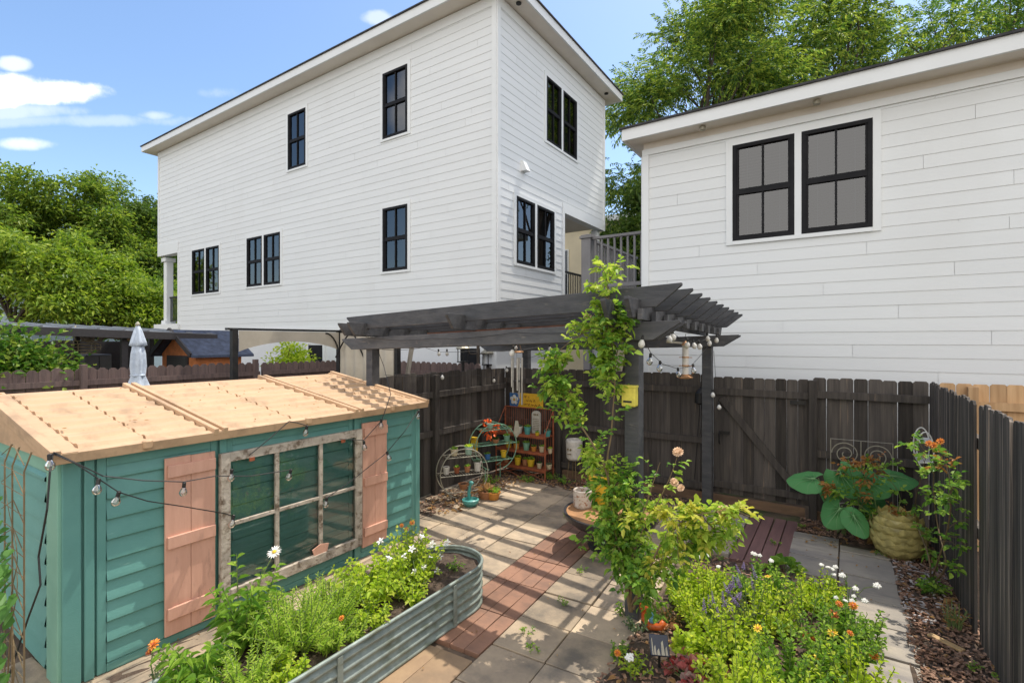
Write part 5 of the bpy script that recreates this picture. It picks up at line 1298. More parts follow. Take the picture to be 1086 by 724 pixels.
# ================================================================ FURNITURE, POTS AND ORNAMENTS
# red folding rack
RX0, RX1, RYb, RYf = -5.08, -4.10, 7.40, 7.12
rk = thing('plant_rack', ((RX0+RX1)/2,7.26,0), 'rust red wire folding rack of three shelves holding small pots in the back corner', 'rack')
for x in (RX0,RX1):
    for y,h in ((RYb,1.15),(RYf,.78)):
        mb = MB(); mb.tube([(x,y,0),(x,y,h)], .012, 6); mb.build('leg', M['rustred'], rk)
    mb = MB(); mb.tube([(x,RYb,1.15),(x,RYf,.78)], .008, 5)
    for z in (.18,.45,.72): mb.tube([(x,RYf,z),(x,RYb,z)], .008, 5)
    mb.build('side_rail', M['rustred'], rk)
for z in (.17,.44,.71):
    mb = MB()
    mb.bar((RX0,RYf,z),(RX1,RYf,z),.014,.034); mb.bar((RX0,RYb,z),(RX1,RYb,z),.014,.03)
    for k in range(9): y = RYf+(RYb-RYf)*(k+.5)/9; mb.tube([(RX0,y,z+.008),(RX1,y,z+.008)], .005, 4)
    mb.build('shelf', M['rustred'], rk)
mb = MB(); mb.tube([(RX0,RYb,1.15),(RX1,RYb,1.15)], .010, 5)
for k in range(25): x = RX0+(RX1-RX0)*(k+.5)/25; mb.tube([(x,RYb,.10),(x,RYb,1.15)], .004, 4)
mb.build('back_grille', M['rustred'], rk)
mb = MB()
for x in (RX0,RX1-.5): mb.tube([(x,RYf,.02),(x+.5,RYf,.16)], .006, 4); mb.tube([(x+.5,RYf,.02),(x,RYf,.16)], .006, 4)
mb.build('cross_brace', M['rustred'], rk)
def succulent(mb, c_, r, n=14):
    a = np.arange(n)*2.4; k = np.sqrt(np.arange(n)+.5)/math.sqrt(n)
    Pp = np.array(c_)[None]+np.stack([np.cos(a)*k*r*.3,np.sin(a)*k*r*.3,0*a],1)
    mb.leaves(Pp, np.stack([np.cos(a)*k,np.sin(a)*k,1.1-k*.7],1), r*rng.uniform(.8,1.2,n), r*.4, .1, .25)
def pot(label, c_, r, h, mk, green='mid', leaf=None, prof=None, group=None, name='plant_pot', cat='pot', gr=None):
    c_ = Vector(c_); o = thing(name, c_, label, cat, group)
    mb = MB(); p = prof or [(r*.72,0),(r*.98,h*.85),(r*1.06,h*.86),(r*1.06,h),(r*.92,h),(r*.90,h*.88)]
    mb.lathe(p, c_, 18); mb.build('pot_body', M[mk], o, smooth=False)
    mb = MB(); mb.lathe([(r*.9,h*.86),(r*.5,h*.93)], c_, 12); mb.build('soil', M['soil'], o)
    if green:
        mb = MB(); succulent(mb, c_+Vector((0,0,h*.9)), gr or r*1.1, 16); mb.build('foliage', LF[green], o)
    return o
ZS = {1:.725,2:.455,3:.185}
def rx(px): return PY(7.26,px,470).x
top_items = [(541,'cream_glaze','mid',.045,.085,'small cream pot with a trailing sprig, leftmost on the top shelf of the red rack'),(551,'white_glaze','grey',.055,.12,'round white face pot second from the left on the top red shelf'),(560,'teal_glaze','mid',.06,.13,'pale teal pot in front of the stone tablet on the top red shelf'),(571,'yellow','mid',.038,.055,'small yellow dish right of the stone tablet on the top red shelf'),(581,'teal_glaze','grey',.055,.10,'squat teal green pot at the right end of the top red shelf')]
mid_items = [(540,'yellow','mid',.055,.11,'yellow pot with a cactus at the left end of the middle red shelf'),(549,'orange_glaze','mid',.055,.10,'ochre bowl-like pot second on the middle red shelf'),(559,'green_glaze','mid',.06,.13,'green glazed pot in the centre of the middle red shelf'),(567,'orange_glaze','hedge',.048,.08,'orange pot right of the green glazed pot on the middle red shelf'),(575,'cream_glaze','mid',.045,.10,'cream pot with a spiky plant near the right end of the middle red shelf'),(584,'cream_glaze','lime',.04,.08,'pale pot with a curling yellow leaf at the right end of the middle red shelf')]
bot_items = [(537,'terracotta','mid',.05,.09,'terracotta pot with a leafy succulent at the left end of the lowest red shelf'),(550,'yellow','lime',.06,.135,'yellow tapered pot with green tops on the lowest red shelf, left of the bright one'),(557,'terracotta','mid',.05,.11,'terracotta pot squeezed between the two yellow pots on the lowest red shelf'),(563,'yellow','mid',.068,.125,'broad bright yellow pot in the centre of the lowest red shelf'),(573,'cream_glaze','dark',.045,.09,'mottled cream pot right of centre on the lowest red shelf'),(582,'cream_glaze','grey',.05,.08,'low cream pot at the right end of the lowest red shelf')]
for sh_i, items in ((1,top_items),(2,mid_items),(3,bot_items)):
    for px,mk,gr_,r,h,lab in items:
        p = Vector((rx(px), 7.24+random.uniform(-.02,.03), ZS[sh_i])); pot(lab, p, r, h, mk, gr_, group='pots on the red rack')
# stone tablet
tb_ = thing('tablet', (rx(565),7.36,.725), 'arched pale stone tablet with carved rows standing on the top red shelf', 'tablet')
mb = MB(); pts = [(-.085,0)]+[(-.085*math.cos(a)*1, .33+.06*math.sin(a)) for a in [math.pi*i/10 for i in range(11)]]+[(.085,0)]
mb.prism([(tb_.location.x+x,7.345+.02,.725+z) for x,z in pts], (0,.025,0)); mb.build('slab', M['stone_tablet'], tb_)
mb = MB()
for k in range(3): mb.ball((tb_.location.x-.035+.035*k,7.362,1.05), .013, 7, 5, (1,.4,1.3))
for k in range(7): mb.bb((tb_.location.x-.06,7.361,.79+k*.03),(tb_.location.x+.06,7.3655,.797+k*.03))
mb.build('carving', M['brownstem'], tb_)
# round plant stands
def arc(c_, r, a0, a1, ax, n=20):
    return [Vector(c_)+Vector(ax)*math.cos(a0+(a1-a0)*i/n)*r+Vector((0,0,math.sin(a0+(a1-a0)*i/n)*r)) for i in range(n+1)]
def round_stand(label, cx, cy, r, zc, dirn, mk, shelves, depth=.24):
    o = thing('plant_stand', (cx,cy,0), label, 'plant stand', 'round wire plant stands'); d = Vector(dirn).normalized(); s_ = Vector((-d.y,d.x,0))
    for k in (-1,1):
        mb = MB(); mb.tube(arc(Vector((cx,cy,zc))+s_*k*depth/2, r, -.5*math.pi+.35, 1.5*math.pi-.35, d, 36), .008, 5); mb.build('hoop', M[mk], o)
    for z in shelves:
        hw = math.sqrt(max(.01,r*r-(z-zc)**2)); mb = MB(); c_ = Vector((cx,cy,z))
        P = [c_+d*a*hw+s_*b2*depth/2 for a,b2 in ((-1,-1),(1,-1),(1,1),(-1,1))]
        mb.tube(P, .007, 5, closed=True)
        n_ = int(2*hw/.04)
        for i in range(n_): a = -hw+2*hw*(i+.5)/n_; mb.tube([c_+d*a-s_*depth/2, c_+d*a+s_*depth/2], .004, 4)
        mb.build('shelf', M[mk], o)
    mb = MB(); mb.tube([(cx-.2*d.x-s_.x*depth/2,cy-.2*d.y-s_.y*depth/2,0),(cx-.2*d.x-s_.x*depth/2,cy-.2*d.y-s_.y*depth/2,zc-r*.85)], .008, 5); mb.tube([(cx+.2*d.x+s_.x*depth/2,cy+.2*d.y+s_.y*depth/2,0),(cx+.2*d.x+s_.x*depth/2,cy+.2*d.y+s_.y*depth/2,zc-r*.85)], .008, 5); mb.build('feet', M[mk], o)
    return o
A1 = G(487,536); A1 = Vector((-4.72,5.75,0))
round_stand('low round cream wire plant stand standing nearest the shed', A1.x, A1.y, .36, .38, (.55,.83,0), 'palewire', (.12,.36,.62))
A2 = Vector((-4.86,6.72,0))
round_stand('taller round green wire plant stand beside the red rack', A2.x, A2.y, .38, .58, (.45,.9,0), 'green_glaze', (.36,.62,.86))
def onshelf(c_, t, z): d = Vector((.55,.83,0)).normalized(); return Vector((c_.x+d.x*t, c_.y+d.y*t, z+.008))
def on2(t, z): d = Vector((.45,.9,0)).normalized(); return Vector((A2.x+d.x*t, A2.y+d.y*t, z+.008))
for p, r, h, mk, gr_, lab in ((onshelf(A1,-.12,.62),.055,.10,'cream_glaze','mid','cream tin pot at the left on the top of the low round stand'),(onshelf(A1,.10,.62),.06,.12,'mint_glaze','lime','mint green jug-like pot at the right on top of the low round stand'),
    (onshelf(A1,-.24,.36),.05,.11,'white_glaze',None,'striped white cup at the left of the middle shelf of the low round stand'),(onshelf(A1,-.08,.36),.045,.09,'rustred','mid','red spotted pot second on the middle shelf of the low round stand'),(onshelf(A1,.08,.36),.045,.09,'terracotta','mid','terracotta pot near the middle of the low round stand'),(onshelf(A1,.24,.36),.055,.14,'white_glaze','grey','white round headed pot at the right of the low round stand'),
    (onshelf(A1,.02,.12),.07,.08,'terracotta',None,'empty brown bowl on the bottom shelf of the low round stand'),
    (on2(-.05,.86),.06,.08,'mint_glaze',None,'pale mint bowl on top of the green round stand'),(on2(.05,.62),.06,.06,'terracotta','dark','shallow brown dish on the middle shelf of the green round stand'),(on2(.26,.62),.055,.10,'green_glaze','mid','green pot at the right of the middle shelf of the green round stand'),(on2(-.1,.36),.05,.09,'bluepaint','mid','blue grey pot on the low shelf of the green round stand'),(on2(.2,.36),.05,.11,'yellow',None,'yellow jar on the low shelf of the green round stand')):
    pot(lab, p, r, h, mk, gr_, group='pots on the round stands')
# yellow tin hung at the side, orange silk flowers
p = PY(6.55,503,478); o = thing('tin', p, 'tall yellow tin hung on the side of the green round stand', 'tin')
mb = MB(); mb.bb(p+Vector((-.055,-.03,0)), p+Vector((.055,.03,.23))); mb.build('body', M['yellow'], o, bevel=.008)
mb = MB(); mb.bb(p+Vector((-.058,-.033,.19)), p+Vector((.058,.033,.205))); mb.build('band', M['orange_glaze'], o)
c_ = PY(6.75,520,455); o = thing('flower_bunch', c_, 'bunch of bright orange blooms beside the left end of the red rack', 'flowers')
mb = MB(); d_ = rng.normal(size=(90,3)); d_ /= np.linalg.norm(d_,axis=1,keepdims=True)
mb.leaves(np.array(c_)+d_*rng.uniform(.02,.15,(90,1))*np.array([1.1,.8,1]), d_, .06, .05, .2, .25); mb.build('petals', mat('bright_orange_petal',(.85,.16,.02),(.75,.10,.015),(30,30,30),.6), o)
mb = MB(); mb.tube([c_, c_+Vector((-.02,.04,-.25)), Vector((c_.x-.05,c_.y+.03,.62))], .005, 4); mb.build('stem', M['greenstem'], o)
# teal watering figure at the foot of the stands
p = G(499,536); o = thing('bird_bath', p, 'small teal bowl ornament with an upright neck on the ground by the round stands', 'ornament')
mb = MB(); mb.lathe([(.07,0),(.115,.05),(.12,.09),(.10,.10),(.09,.06)], p, 20); mb.build('bowl', M['teal_glaze'], o)
mb = MB(); mb.tube([p+Vector((-.06,.05,.04)), p+Vector((-.07,.05,.16)), p+Vector((-.05,.05,.25)), p+Vector((-.02,.04,.30))], .026, 8, .018); mb.ball(p+Vector((-.01,.03,.31)), .032, 10, 7, (1.2,.9,.9)); mb.build('neck', M['teal_glaze'], o, smooth=True)
p = G(516,528,0); pot('wide terracotta bowl of dry stems on the ground between the stands and the paving', p, .13, .12, 'terracotta', 'dry', name='bowl', cat='bowl')
p = G(508,536,0); pot('yellow shallow pot on the ground beside the teal ornament', p+Vector((.0,.35,0)), .10, .11, 'orange_glaze', 'mid')
# fire table
FT = Vector((-2.2,5.28,0)); o = thing('fire_table', FT, 'round dark metal fire bowl with a wooden top under the climbing rose', 'table')
mb = MB(); mb.lathe([(.24,0),(.25,.03),(.22,.05),(.22,.20),(.30,.235),(.42,.27),(.50,.33),(.52,.385),(.52,.40),(.49,.40),(.49,.38)], FT, 48); mb.build('bowl', M['firepit'], o, smooth=False)
mb = MB(); mb.lathe([(.49,.385),(.488,.397),(.02,.399)], FT, 48); mb.build('top', M['woodtop'], o)
p = Vector((-2.53,5.26,.40)); o = thing('plant_pot', p, 'weathered white concrete pot on the left of the fire table', 'pot')
mb = MB(); mb.lathe([(.095,0),(.105,.02),(.108,.19),(.10,.20),(.088,.19),(.085,.05)], p, 24); mb.build('pot_body', mat('weathered_white',(.62,.56,.49),(.50,.44,.37),(16,16,16),.85,c3=(.30,.13,.06),s3=(22,22,30),lo3=.54,hi3=.64,bump=.4), o)
mb = MB(); mb.lathe([(.086,.15),(.02,.16)], p, 14); mb.build('soil', M['soil'], o)
p = Vector((-2.41,5.56,.40)); o = thing('plant_pot', p, 'tall yellow pot with a bushy green plant on the fire table beside the rose', 'pot')
mb = MB(); mb.lathe([(.12,0),(.15,.26),(.17,.265),(.175,.33),(.165,.335),(.15,.33),(.14,.28)], p, 28); mb.build('pot_body', M['yellow'], o)
mb = MB(); mb.lathe([(.15,.28),(.05,.30)], p, 14); mb.build('soil', M['soil'], o)
sts = stems(p+Vector((0,0,.28)), 28, .18, .25, lo=.5); stem_mb(sts,.003).build('stem', M['greenstem'], o)
mb = MB(); leafy(mb, sts, 12, .035, .018, .25); mb.build('foliage', LF['dark'], o)
# white planter on a thin stand by the back fence
p = PY(7.38,609,487); o = thing('plant_stand', (p.x,7.38,0), 'thin brown stand carrying a white face planter against the back fence', 'plant stand')
mb = MB()
for a in range(4): w_ = a*math.pi/2+.6; mb.tube([(p.x+.13*math.cos(w_),7.38+.10*math.sin(w_),0),(p.x+.085*math.cos(w_),7.38+.07*math.sin(w_),p.z)], .007, 5)
mb.tube([(p.x+.09*math.cos(a),7.38+.075*math.sin(a),p.z) for a in [2*math.pi*i/20 for i in range(20)]], .007, 5, closed=True); mb.build('legs', M['brownstem'], o)
q = Vector((p.x,7.38,p.z)); o = thing('planter', q, 'white cylindrical face planter on the thin stand by the back fence', 'planter')
mb = MB(); mb.lathe([(.10,0),(.125,.03),(.135,.30),(.125,.33),(.10,.335),(.10,.29)], q, 24); mb.build('pot_body', M['white_glaze'], o)
mb = MB(); mb.ball(q+Vector((-.05,-.125,.18)), .018, 8, 5); mb.ball(q+Vector((.0,-.135,.18)), .018, 8, 5); mb.bb(q+Vector((-.06,-.137,.10)), q+Vector((.01,-.127,.115))); mb.build('face', M['brownstem'], o)
# sign on the fence
a = PY(7.52,541,432); b_ = PY(7.52,576,431); z0, z1 = 1.135, 1.385
sg = thing('sign', ((a.x+b_.x)/2,7.52,z0), 'blue and yellow painted sign with white flower on the fence above the red rack', 'sign')
xm = a.x+.215
mb = MB(); mb.bb((a.x,7.515,z0),(b_.x,7.527,z1)); mb.build('panel', M['signyellow'], sg)
mb = MB(); mb.prism([(a.x,7.509,z0+.002),(xm-.05,7.509,z0+.002),(xm,7.509,(z0+z1)/2),(xm-.05,7.509,z1-.002),(a.x,7.509,z1-.002)], (0,.005,0)); mb.build('blue_field', M['bluepaint'], sg)
cc = Vector((a.x+.10,7.503,(z0+z1)/2)); mb = MB()
for k in range(5):
    w_ = math.pi/2+k*2*math.pi/5; mb.ball(cc+Vector((.055*math.cos(w_),0,.055*math.sin(w_))), .036, 8, 5, (1,.15,1))
mb.build('white_flower', M['signwhite'], sg)
mb = MB(); mb.ball(cc+Vector((0,-.006,0)), .022, 8, 5, (1,.2,1)); mb.build('flower_eye', M['signyellow'], sg)
mb = MB()
for (x0,x1,zc,amp) in ((xm+.02,xm+.20,z1-.06,.022),(xm+.13,xm+.34,(z0+z1)/2,.022),(xm+.02,b_.x-.04,z0+.055,.022)):
    # three rows of brush lettering, too small to read in the photograph
    n_ = int((x1-x0)/.012); prev = None
    for i in range(n_):
        x = x0+i*.012; 
        if i%6 == 5: prev = None; continue
        q = Vector((x,7.511,zc+amp*math.sin(i*1.9+zc*40)*(1 if i%6 in (0,2,3) else .45)))
        if prev is not None: mb.tube([prev,q], .0042, 4)
        prev = q
mb.build('lettering', M['lettering'], sg)
# wind chime
cx = PY(5.2,548,370).x; cy = 5.2; zt = PY(5.2,548,374).z
wc = thing('wind_chime', (cx,cy,1.1), 'long silver wind chime hanging from the pergola before the red rack', 'wind chime')
mb = MB(); mb.lathe([(.085,0),(.088,.012),(.08,.022)], (cx,cy,zt), 20)
for k in range(3): w_ = k*2.1; mb.tube([(cx+.07*math.cos(w_),cy+.07*math.sin(w_),zt+.02),(cx,cy,2.42)], .0025, 4)
mb.build('hanger', M['copper'], wc)
for k,ln in enumerate((.58,.50,.44,.36,.40)):
    w_ = k*2*math.pi/5+.4; x,y = cx+.066*math.cos(w_), cy+.066*math.sin(w_)
    mb = MB(); mb.tube([(x,y,zt-.06),(x,y,zt-.06-ln)], .0125, 10); o = mb.build('chime_tube', M['silver'], wc, smooth=False)
mb = MB(); mb.tube([(cx,cy,zt),(cx,cy,zt-.9)], .002, 4); mb.lathe([(.035,zt-.36),(.038,zt-.35),(.035,zt-.34)], (cx,cy,0), 14); mb.build('striker', M['darkwood'], wc)
mb = MB(); zb = PY(5.2,548,464).z; mb.prism([(cx,cy-.004,zb),(cx+.045,cy-.004,zb+.06),(cx+.018,cy-.004,zb+.21),(cx-.018,cy-.004,zb+.21),(cx-.045,cy-.004,zb+.06)], (0,.008,0)); mb.build('sail', M['palewire'], wc)
# bird feeder
f0 = PY(5.55,727,401); o = thing('bird_feeder', f0, 'tube bird feeder with copper perches hanging at the right end of the pergola', 'bird feeder')
zt = PY(5.55,727,366).z
mb = MB(); mb.lathe([(.032,.03),(.034,zt-f0.z)], f0, 14); mb.build('tube', M['white_glaze'], o)
mb = MB(); mb.lathe([(.075,0),(.08,.012),(.04,.03)], f0, 16)
mb.build('base', M['copper'], o)
for z in (.03,.13,.22): mb = MB(); mb.lathe([(.037,z),(.037,z+.014)], f0, 14); mb.tube([f0+Vector((-.07,0,z+.005)), f0+Vector((.07,0,z+.005))], .004, 5); mb.build('perch', M['copper'], o)
mb = MB(); mb.lathe([(.045,zt-f0.z),(.03,zt-f0.z+.03),(.004,zt-f0.z+.05)], f0, 14); mb.build('cap', M['copper'], o)
mb = MB(); mb.tube([(f0.x,f0.y,zt+.05),(f0.x,f0.y,zt+.12)], .003, 4); mb.build('hook', M['darkiron'], o)
mb = MB(); mb.bar(pg(-.02,1.0,2.32), pg(-.02,1.95,2.32), .03, .02); tag(mb.build('hanging_rail', M['palewire'], loc=pg(-.02,1.4,2.32)), 'pale rail slung under the right end of the pergola above the bird feeder', 'rail')
# yellow letter box on the post
a = PY(3.99,661,430); b_ = PY(3.99,676,409)
o = thing('letter_box', ((a.x+b_.x)/2,3.99,a.z), 'small yellow letter box with a dark slot fixed to the front pergola post', 'letter box')
mb = MB(); mb.bb((a.x,3.94,a.z),(b_.x,4.015,b_.z)); mb.build('body', M['mailyellow'], o, bevel=.012)
mb = MB(); mb.bb((a.x-.004,3.934,b_.z-.015),(b_.x+.004,4.015,b_.z+.003)); mb.build('lid', M['mailyellow'], o, bevel=.006)
mb = MB(); mb.bb((a.x+.02,3.935,a.z+.035),(b_.x-.03,3.942,a.z+.05)); mb.build('slot', M['darkiron'], o)
# lamp on the fence with a hanging cable
p = PY(7.50,743,421); o = thing('wall_lamp', p, 'dark hooded lamp on the back fence with a cable hanging below, left of the gate', 'lamp')
mb = MB(); mb.lathe([(.05,-.10),(.085,-.08),(.075,.06),(.03,.12),(.01,.13)], p, 14); mb.build('hood', M['darkiron'], o)
mb = MB(); mb.tube([p+Vector((-.01,.02,-.1)), p+Vector((-.04,.03,-.45)), p+Vector((-.07,.03,-.9)), p+Vector((-.09,.03,-1.2))], .006, 5); mb.build('cable', M['cable'], o)
mb = MB(); mb.tube([p+Vector((0,.0,.12)), p+Vector((0,.03,.22))], .008, 5); mb.build('hook', M['darkiron'], o)
# scroll trellis
tr_ = thing('trellis', (.14,7.42,0), 'pale metal trellis panel with two large scrolls leaning on the black fence', 'trellis')
tx0, tx1, ty, tz = PY(7.42,881,467).x, PY(7.42,947,469).x, 7.42, 1.09
mb = MB(); mb.tube([(tx0,ty,0),(tx0,ty,tz),(tx1,ty,tz+.005),(tx1,ty,0)], .007, 6); xm = (tx0+tx1)/2; mb.tube([(xm,ty,tz),(xm,ty,.70)], .006, 5); mb.tube([(tx0,ty,.70),(tx1,ty,.70)], .004, 5); mb.build('frame', M['palewire'], tr_)
for s_ in (-1,1):
    cx = xm+s_*(tx1-tx0)/4; mb = MB(); pts = []
    for i in range(60):
        a = i/59*2*math.pi*2.1; r_ = .145*(1-.82*i/59); pts.append((cx+s_*r_*math.cos(a), ty-.005, tz-.17+r_*math.sin(a)))
    mb.tube(pts, .006, 5); mb.build('scroll', M['palewire'], tr_); mb = MB(); pts = []
    for i in range(50):
        a = i/49*2*math.pi*1.6; r_ = .14*(1-.75*i/49); pts.append((cx-s_*r_*math.cos(a), ty-.005, .22-r_*math.sin(a)))
    mb.tube(pts, .006, 5); mb.build('scroll', M['palewire'], tr_)
# artichoke ornament
p = Vector((.46,6.78,0)); o = thing('artichoke_pot', p, 'large yellow green artichoke shaped garden pot with overlapping scales in the right corner', 'ornament')
mb = MB(); mb.lathe([(.14,0),(.21,.08),(.245,.2),(.225,.33),(.17,.42),(.11,.46),(.09,.44)], p, 26); mb.build('body', M['pineapple'], o, smooth=True)
mb = MB(); prof = [(.15,.03),(.205,.09),(.238,.16),(.246,.22),(.235,.29),(.205,.36),(.16,.42)]
for i,(r_,z) in enumerate(prof):
    n_ = max(9,int(r_*56))
    for k in range(n_):
        a = 2*math.pi*(k+.5*(i%2))/n_; er = Vector((math.cos(a),math.sin(a),0)); et = Vector((-math.sin(a),math.cos(a),0)); w_ = 2*math.pi*r_/n_*.56
        c0 = p+Vector((0,0,z))+er*(r_-.012)
        P = [c0-et*w_+Vector((0,0,-.03))+er*.004, c0+et*w_+Vector((0,0,-.03))+er*.004, c0+et*w_*1.0+er*.022+Vector((0,0,.03)), c0+er*.034+Vector((0,0,.075)), c0-et*w_+er*.022+Vector((0,0,.03)), c0+er*.030+Vector((0,0,.01))]
        mb.add(P, [(0,1,5),(1,2,5),(2,3,5),(3,4,5),(4,0,5)])
mb.build('scales', M['pineapple'], o)
sts = stems(p+Vector((0,0,.42)), 12, .18, .2, lo=.4); mb = MB(); leafy(mb, sts, 6, .05, .03, .2); mb.build('foliage', LF['rosered'], o)
# white wire wall rack
c_ = PX(.78,990,476); o = thing('wall_rack', c_, 'white wire rack with two shelves and curled ends hung on the right fence', 'rack')
for yy in (c_.y-.17,c_.y+.17):
    mb = MB(); mb.tube([(c_.x-.085+.07*math.cos(a), yy, c_.z+.20*math.sin(a)) for a in [2*math.pi*i/28 for i in range(28)]], .007, 6, closed=True); mb.build('end_hoop', M['petal_white'], o)
for z in (-.13,.08):
    mb = MB(); mb.bb((c_.x-.14,c_.y-.17,c_.z+z),(c_.x-.015,c_.y+.17,c_.z+z+.012)); mb.build('shelf', M['petal_white'], o)
    mb = MB(); mb.tube([(c_.x-.145,c_.y-.17,c_.z+z+.05),(c_.x-.145,c_.y+.17,c_.z+z+.05)], .005, 5); mb.build('rail', M['petal_white'], o)
# solar panel light
p = G(701,692,.0); p = Vector((-1.10,3.52,0)); o = thing('solar_light', p, 'small square dark solar panel light tilted on a stake at the front of the bed', 'solar light')
T_ = Matrix.Rotation(R(50),4,'X'); Rz = R(28)
mb = MB(); mb.box(p+Vector((0,0,.16)), (.135,.135,.018), Rz, T_ @ Matrix.Rotation(R(8),4,'Y')); mb.build('panel', M['solar'], o, bevel=.004)
mb = MB(); Mx = Matrix.Rotation(Rz,4,'Z') @ T_ @ Matrix.Rotation(R(8),4,'Y')
for k,(x,w_,y0,y1) in enumerate(((-.035,.016,-.062,.0),(-.012,.022,-.062,-.02),(.02,.024,-.062,.03),(.045,.018,-.062,-.005),(-.052,.010,-.062,.045))):
    P = [Vector((x-w_/2,y0,.0102)),Vector((x+w_/2,y0,.0102)),Vector((x+w_*.2,y1,.0102)),Vector((x-w_*.35,y1-.015,.0102))]
    mb.quad(*[p+Vector((0,0,.16))+Mx@q for q in P])
mb.build('dirt_streaks', M['palewire'], o)
mb = MB(); mb.tube([p, p+Vector((0,.01,.15))], .009, 6); mb.build('stake', M['darkiron'], o)
# orange ornament with blue figure
p = Vector((-1.30,3.96,0)); o = thing('ornament', p, 'orange and blue pottery figure lying on the bed at the foot of the pergola post', 'ornament')
mb = MB(); mb.tube([p+Vector((-.07,.06,.10)), p+Vector((-.06,.02,.05)), p+Vector((0,-.02,.03)), p+Vector((.08,-.02,.05)), p+Vector((.10,0,.09))], .032, 9, .026); mb.ball(p+Vector((-.07,.06,.13)), .048, 10, 7, (1.1,.9,.8)); mb.build('body', M['frogorange'], o, smooth=True)
mb = MB(); mb.ball(p+Vector((.01,-.01,.085)), .030, 10, 7, (1,.9,1.1)); mb.ball(p+Vector((.02,-.01,.13)), .02, 9, 6); mb.build('figure', M['frogblue'], o, smooth=True)
for px,py,lab in ((702,668,'orange pot shard on the bed behind the solar light'),(713,668,'pale orange shard beside the solar light')):
    q = G(px,py,.0); mb = MB(); mb.prism([q+Vector((-.04,0,.01)),q+Vector((.03,-.02,.015)),q+Vector((.045,.03,.04)),q+Vector((-.02,.04,.035))], (0,.0,.012)); tag(mb.build('shard', M['terracotta'], loc=q), lab, 'shard')
# stick lying on the mulch
a = G(985,672,.02); b_ = G(1022,690,.02); mb = MB(); mb.bar(a, b_, .055, .02); tag(mb.build('wood_offcut', M['sticks'], loc=a, bevel=.006), 'short pale wooden offcut lying on the mulch by the right fence', 'offcut')
# dead leaf by the artichoke
for (px,py,lab,s_) in ((919,576,'curled rust brown dry leaf beside the artichoke pot',.16),(1000,640,'curled brown dry leaf against the right fence',.12)):
    q = G(px,py,.02); mb = MB(); mb.leaves(np.array([q]), np.array([[.8,.4,.25]]), s_, s_*.6, .3, .4); o = mb.build('dry_leaf', M['deadleaf'], loc=q); tag(o, lab, 'leaf')
# ---------------------------------------------------------------- string lights
BULB = None
def bulb(parent, p, white=False):
    global BULB
    key = 'w' if white else 'c'
    if BULB is None: BULB = {}
    if key not in BULB:
        mb = MB(); mb.lathe([(.008,-.018),(.013,-.026),(.022,-.042),(.024,-.054),(.018,-.070),(.006,-.078)], (0,0,0), 12); g_ = mb.build('bulb', M['bulbw'] if white else M['bulb'], None, smooth=True)
        mb = MB(); mb.lathe([(.006,.012),(.011,.008),(.011,-.02),(.009,-.022)], (0,0,0), 8); s_ = mb.build('socket', M['cable'], None); s_.parent = g_
        if not white:
            mb = MB(); mb.tube([(0,0,-.02),(.004,0,-.045),(-.004,0,-.05),(0,0,-.03)], .0016, 4); f_ = mb.build('filament', M['palewire'], None); f_.parent = g_
        BULB[key] = g_; o = g_
    else:
        src = BULB[key]; o = src.copy(); COL.objects.link(o); o.parent = None
        for ch in src.children: c2 = ch.copy(); COL.objects.link(c2); c2.parent = o
    o.parent = parent; o.location = Vector(p)-org(parent); o.scale = (1.2,)*3; o.rotation_euler = (random.uniform(-.25,.25),random.uniform(-.25,.25),0)
def strand(label, pts, bulbs=(), sag=.0, r=.0042, white=False):
    o = thing('string_lights', pts[0], label, 'string lights', 'bulb string lights')
    q = []
    for i in range(len(pts)-1):
        a, b2 = Vector(pts[i]), Vector(pts[i+1])
        for k in range(8): t = k/8; v = a.lerp(b2,t); v.z -= sag*4*t*(1-t)*(b2-a).length; q.append(v)
    q.append(Vector(pts[-1])); mb = MB(); mb.tube(q, r, 5); mb.build('cord', M['cable'], o)
    for b2 in bulbs: bulb(o, b2, white)
    return o
def Q(z4): return (z4[0]*.4752, 380+z4[1]*.4752)      # survey of the shed cords
def SX(X, x, y): px, py = Q((x,y)); return PX(X, px, py)
XS = -4.17
cor = SX(-4.18,118,212)
strand('bulb string drooping from the near shed corner across the left shutter to the window', [cor, SX(XS+.05,165,232), SX(XS+.08,220,268), SX(XS+.1,265,298), SX(XS+.1,330,318), SX(XS+.08,410,330), SX(XS+.05,500,345), SX(XS+.0,522,352)], [SX(XS+.08,220,272), SX(XS+.1,265,300), SX(XS,521,352), cor+Vector((.02,-.02,-.01))])
strand('bulb string running from the near shed corner over the old window panes', [cor+Vector((.01,0,.01)), SX(XS+.02,230,262), SX(XS+.04,320,272), SX(XS+.05,410,275), SX(XS+.03,480,262), SX(XS+.03,560,262), SX(XS+.03,648,248)], [SX(XS+.05,411,280), SX(XS+.03,517,250), SX(XS+.03,649,250)])
strand('bulb string looped over the roof edge above the old window', [SX(XS-.02,556,216), SX(XS,600,180), SX(XS,645,140), SX(XS,662,143), SX(XS,685,150)], [SX(XS,685,152)])
strand('bulb string slanting from the old window past the right shutter to the shed corner', [SX(XS+.02,728,312), SX(XS+.06,790,268), SX(XS+.1,863,210), SX(XS+.06,905,160), SX(XS,932,118)], [SX(XS+.02,729,312), SX(XS+.1,864,210), SX(XS,934,118)])
strand('bulb string hanging down over the top of the right shutter', [SX(XS,758,180), SX(XS+.02,812,182), SX(XS+.02,852,138), SX(XS,862,110), SX(-4.5,872,80), PX(-5.0,407,388), pg(3.6,.0,2.33)], [SX(XS+.02,812,186), SX(XS+.02,851,138)])
mb = MB(); cpts = [cor, PY(1.0,53,500), PY(.98,50,540), PY(.97,41,590), PY(.97,43,620), PY(.96,30,655), PY(.95,15,700), PY(.95,8,722)]
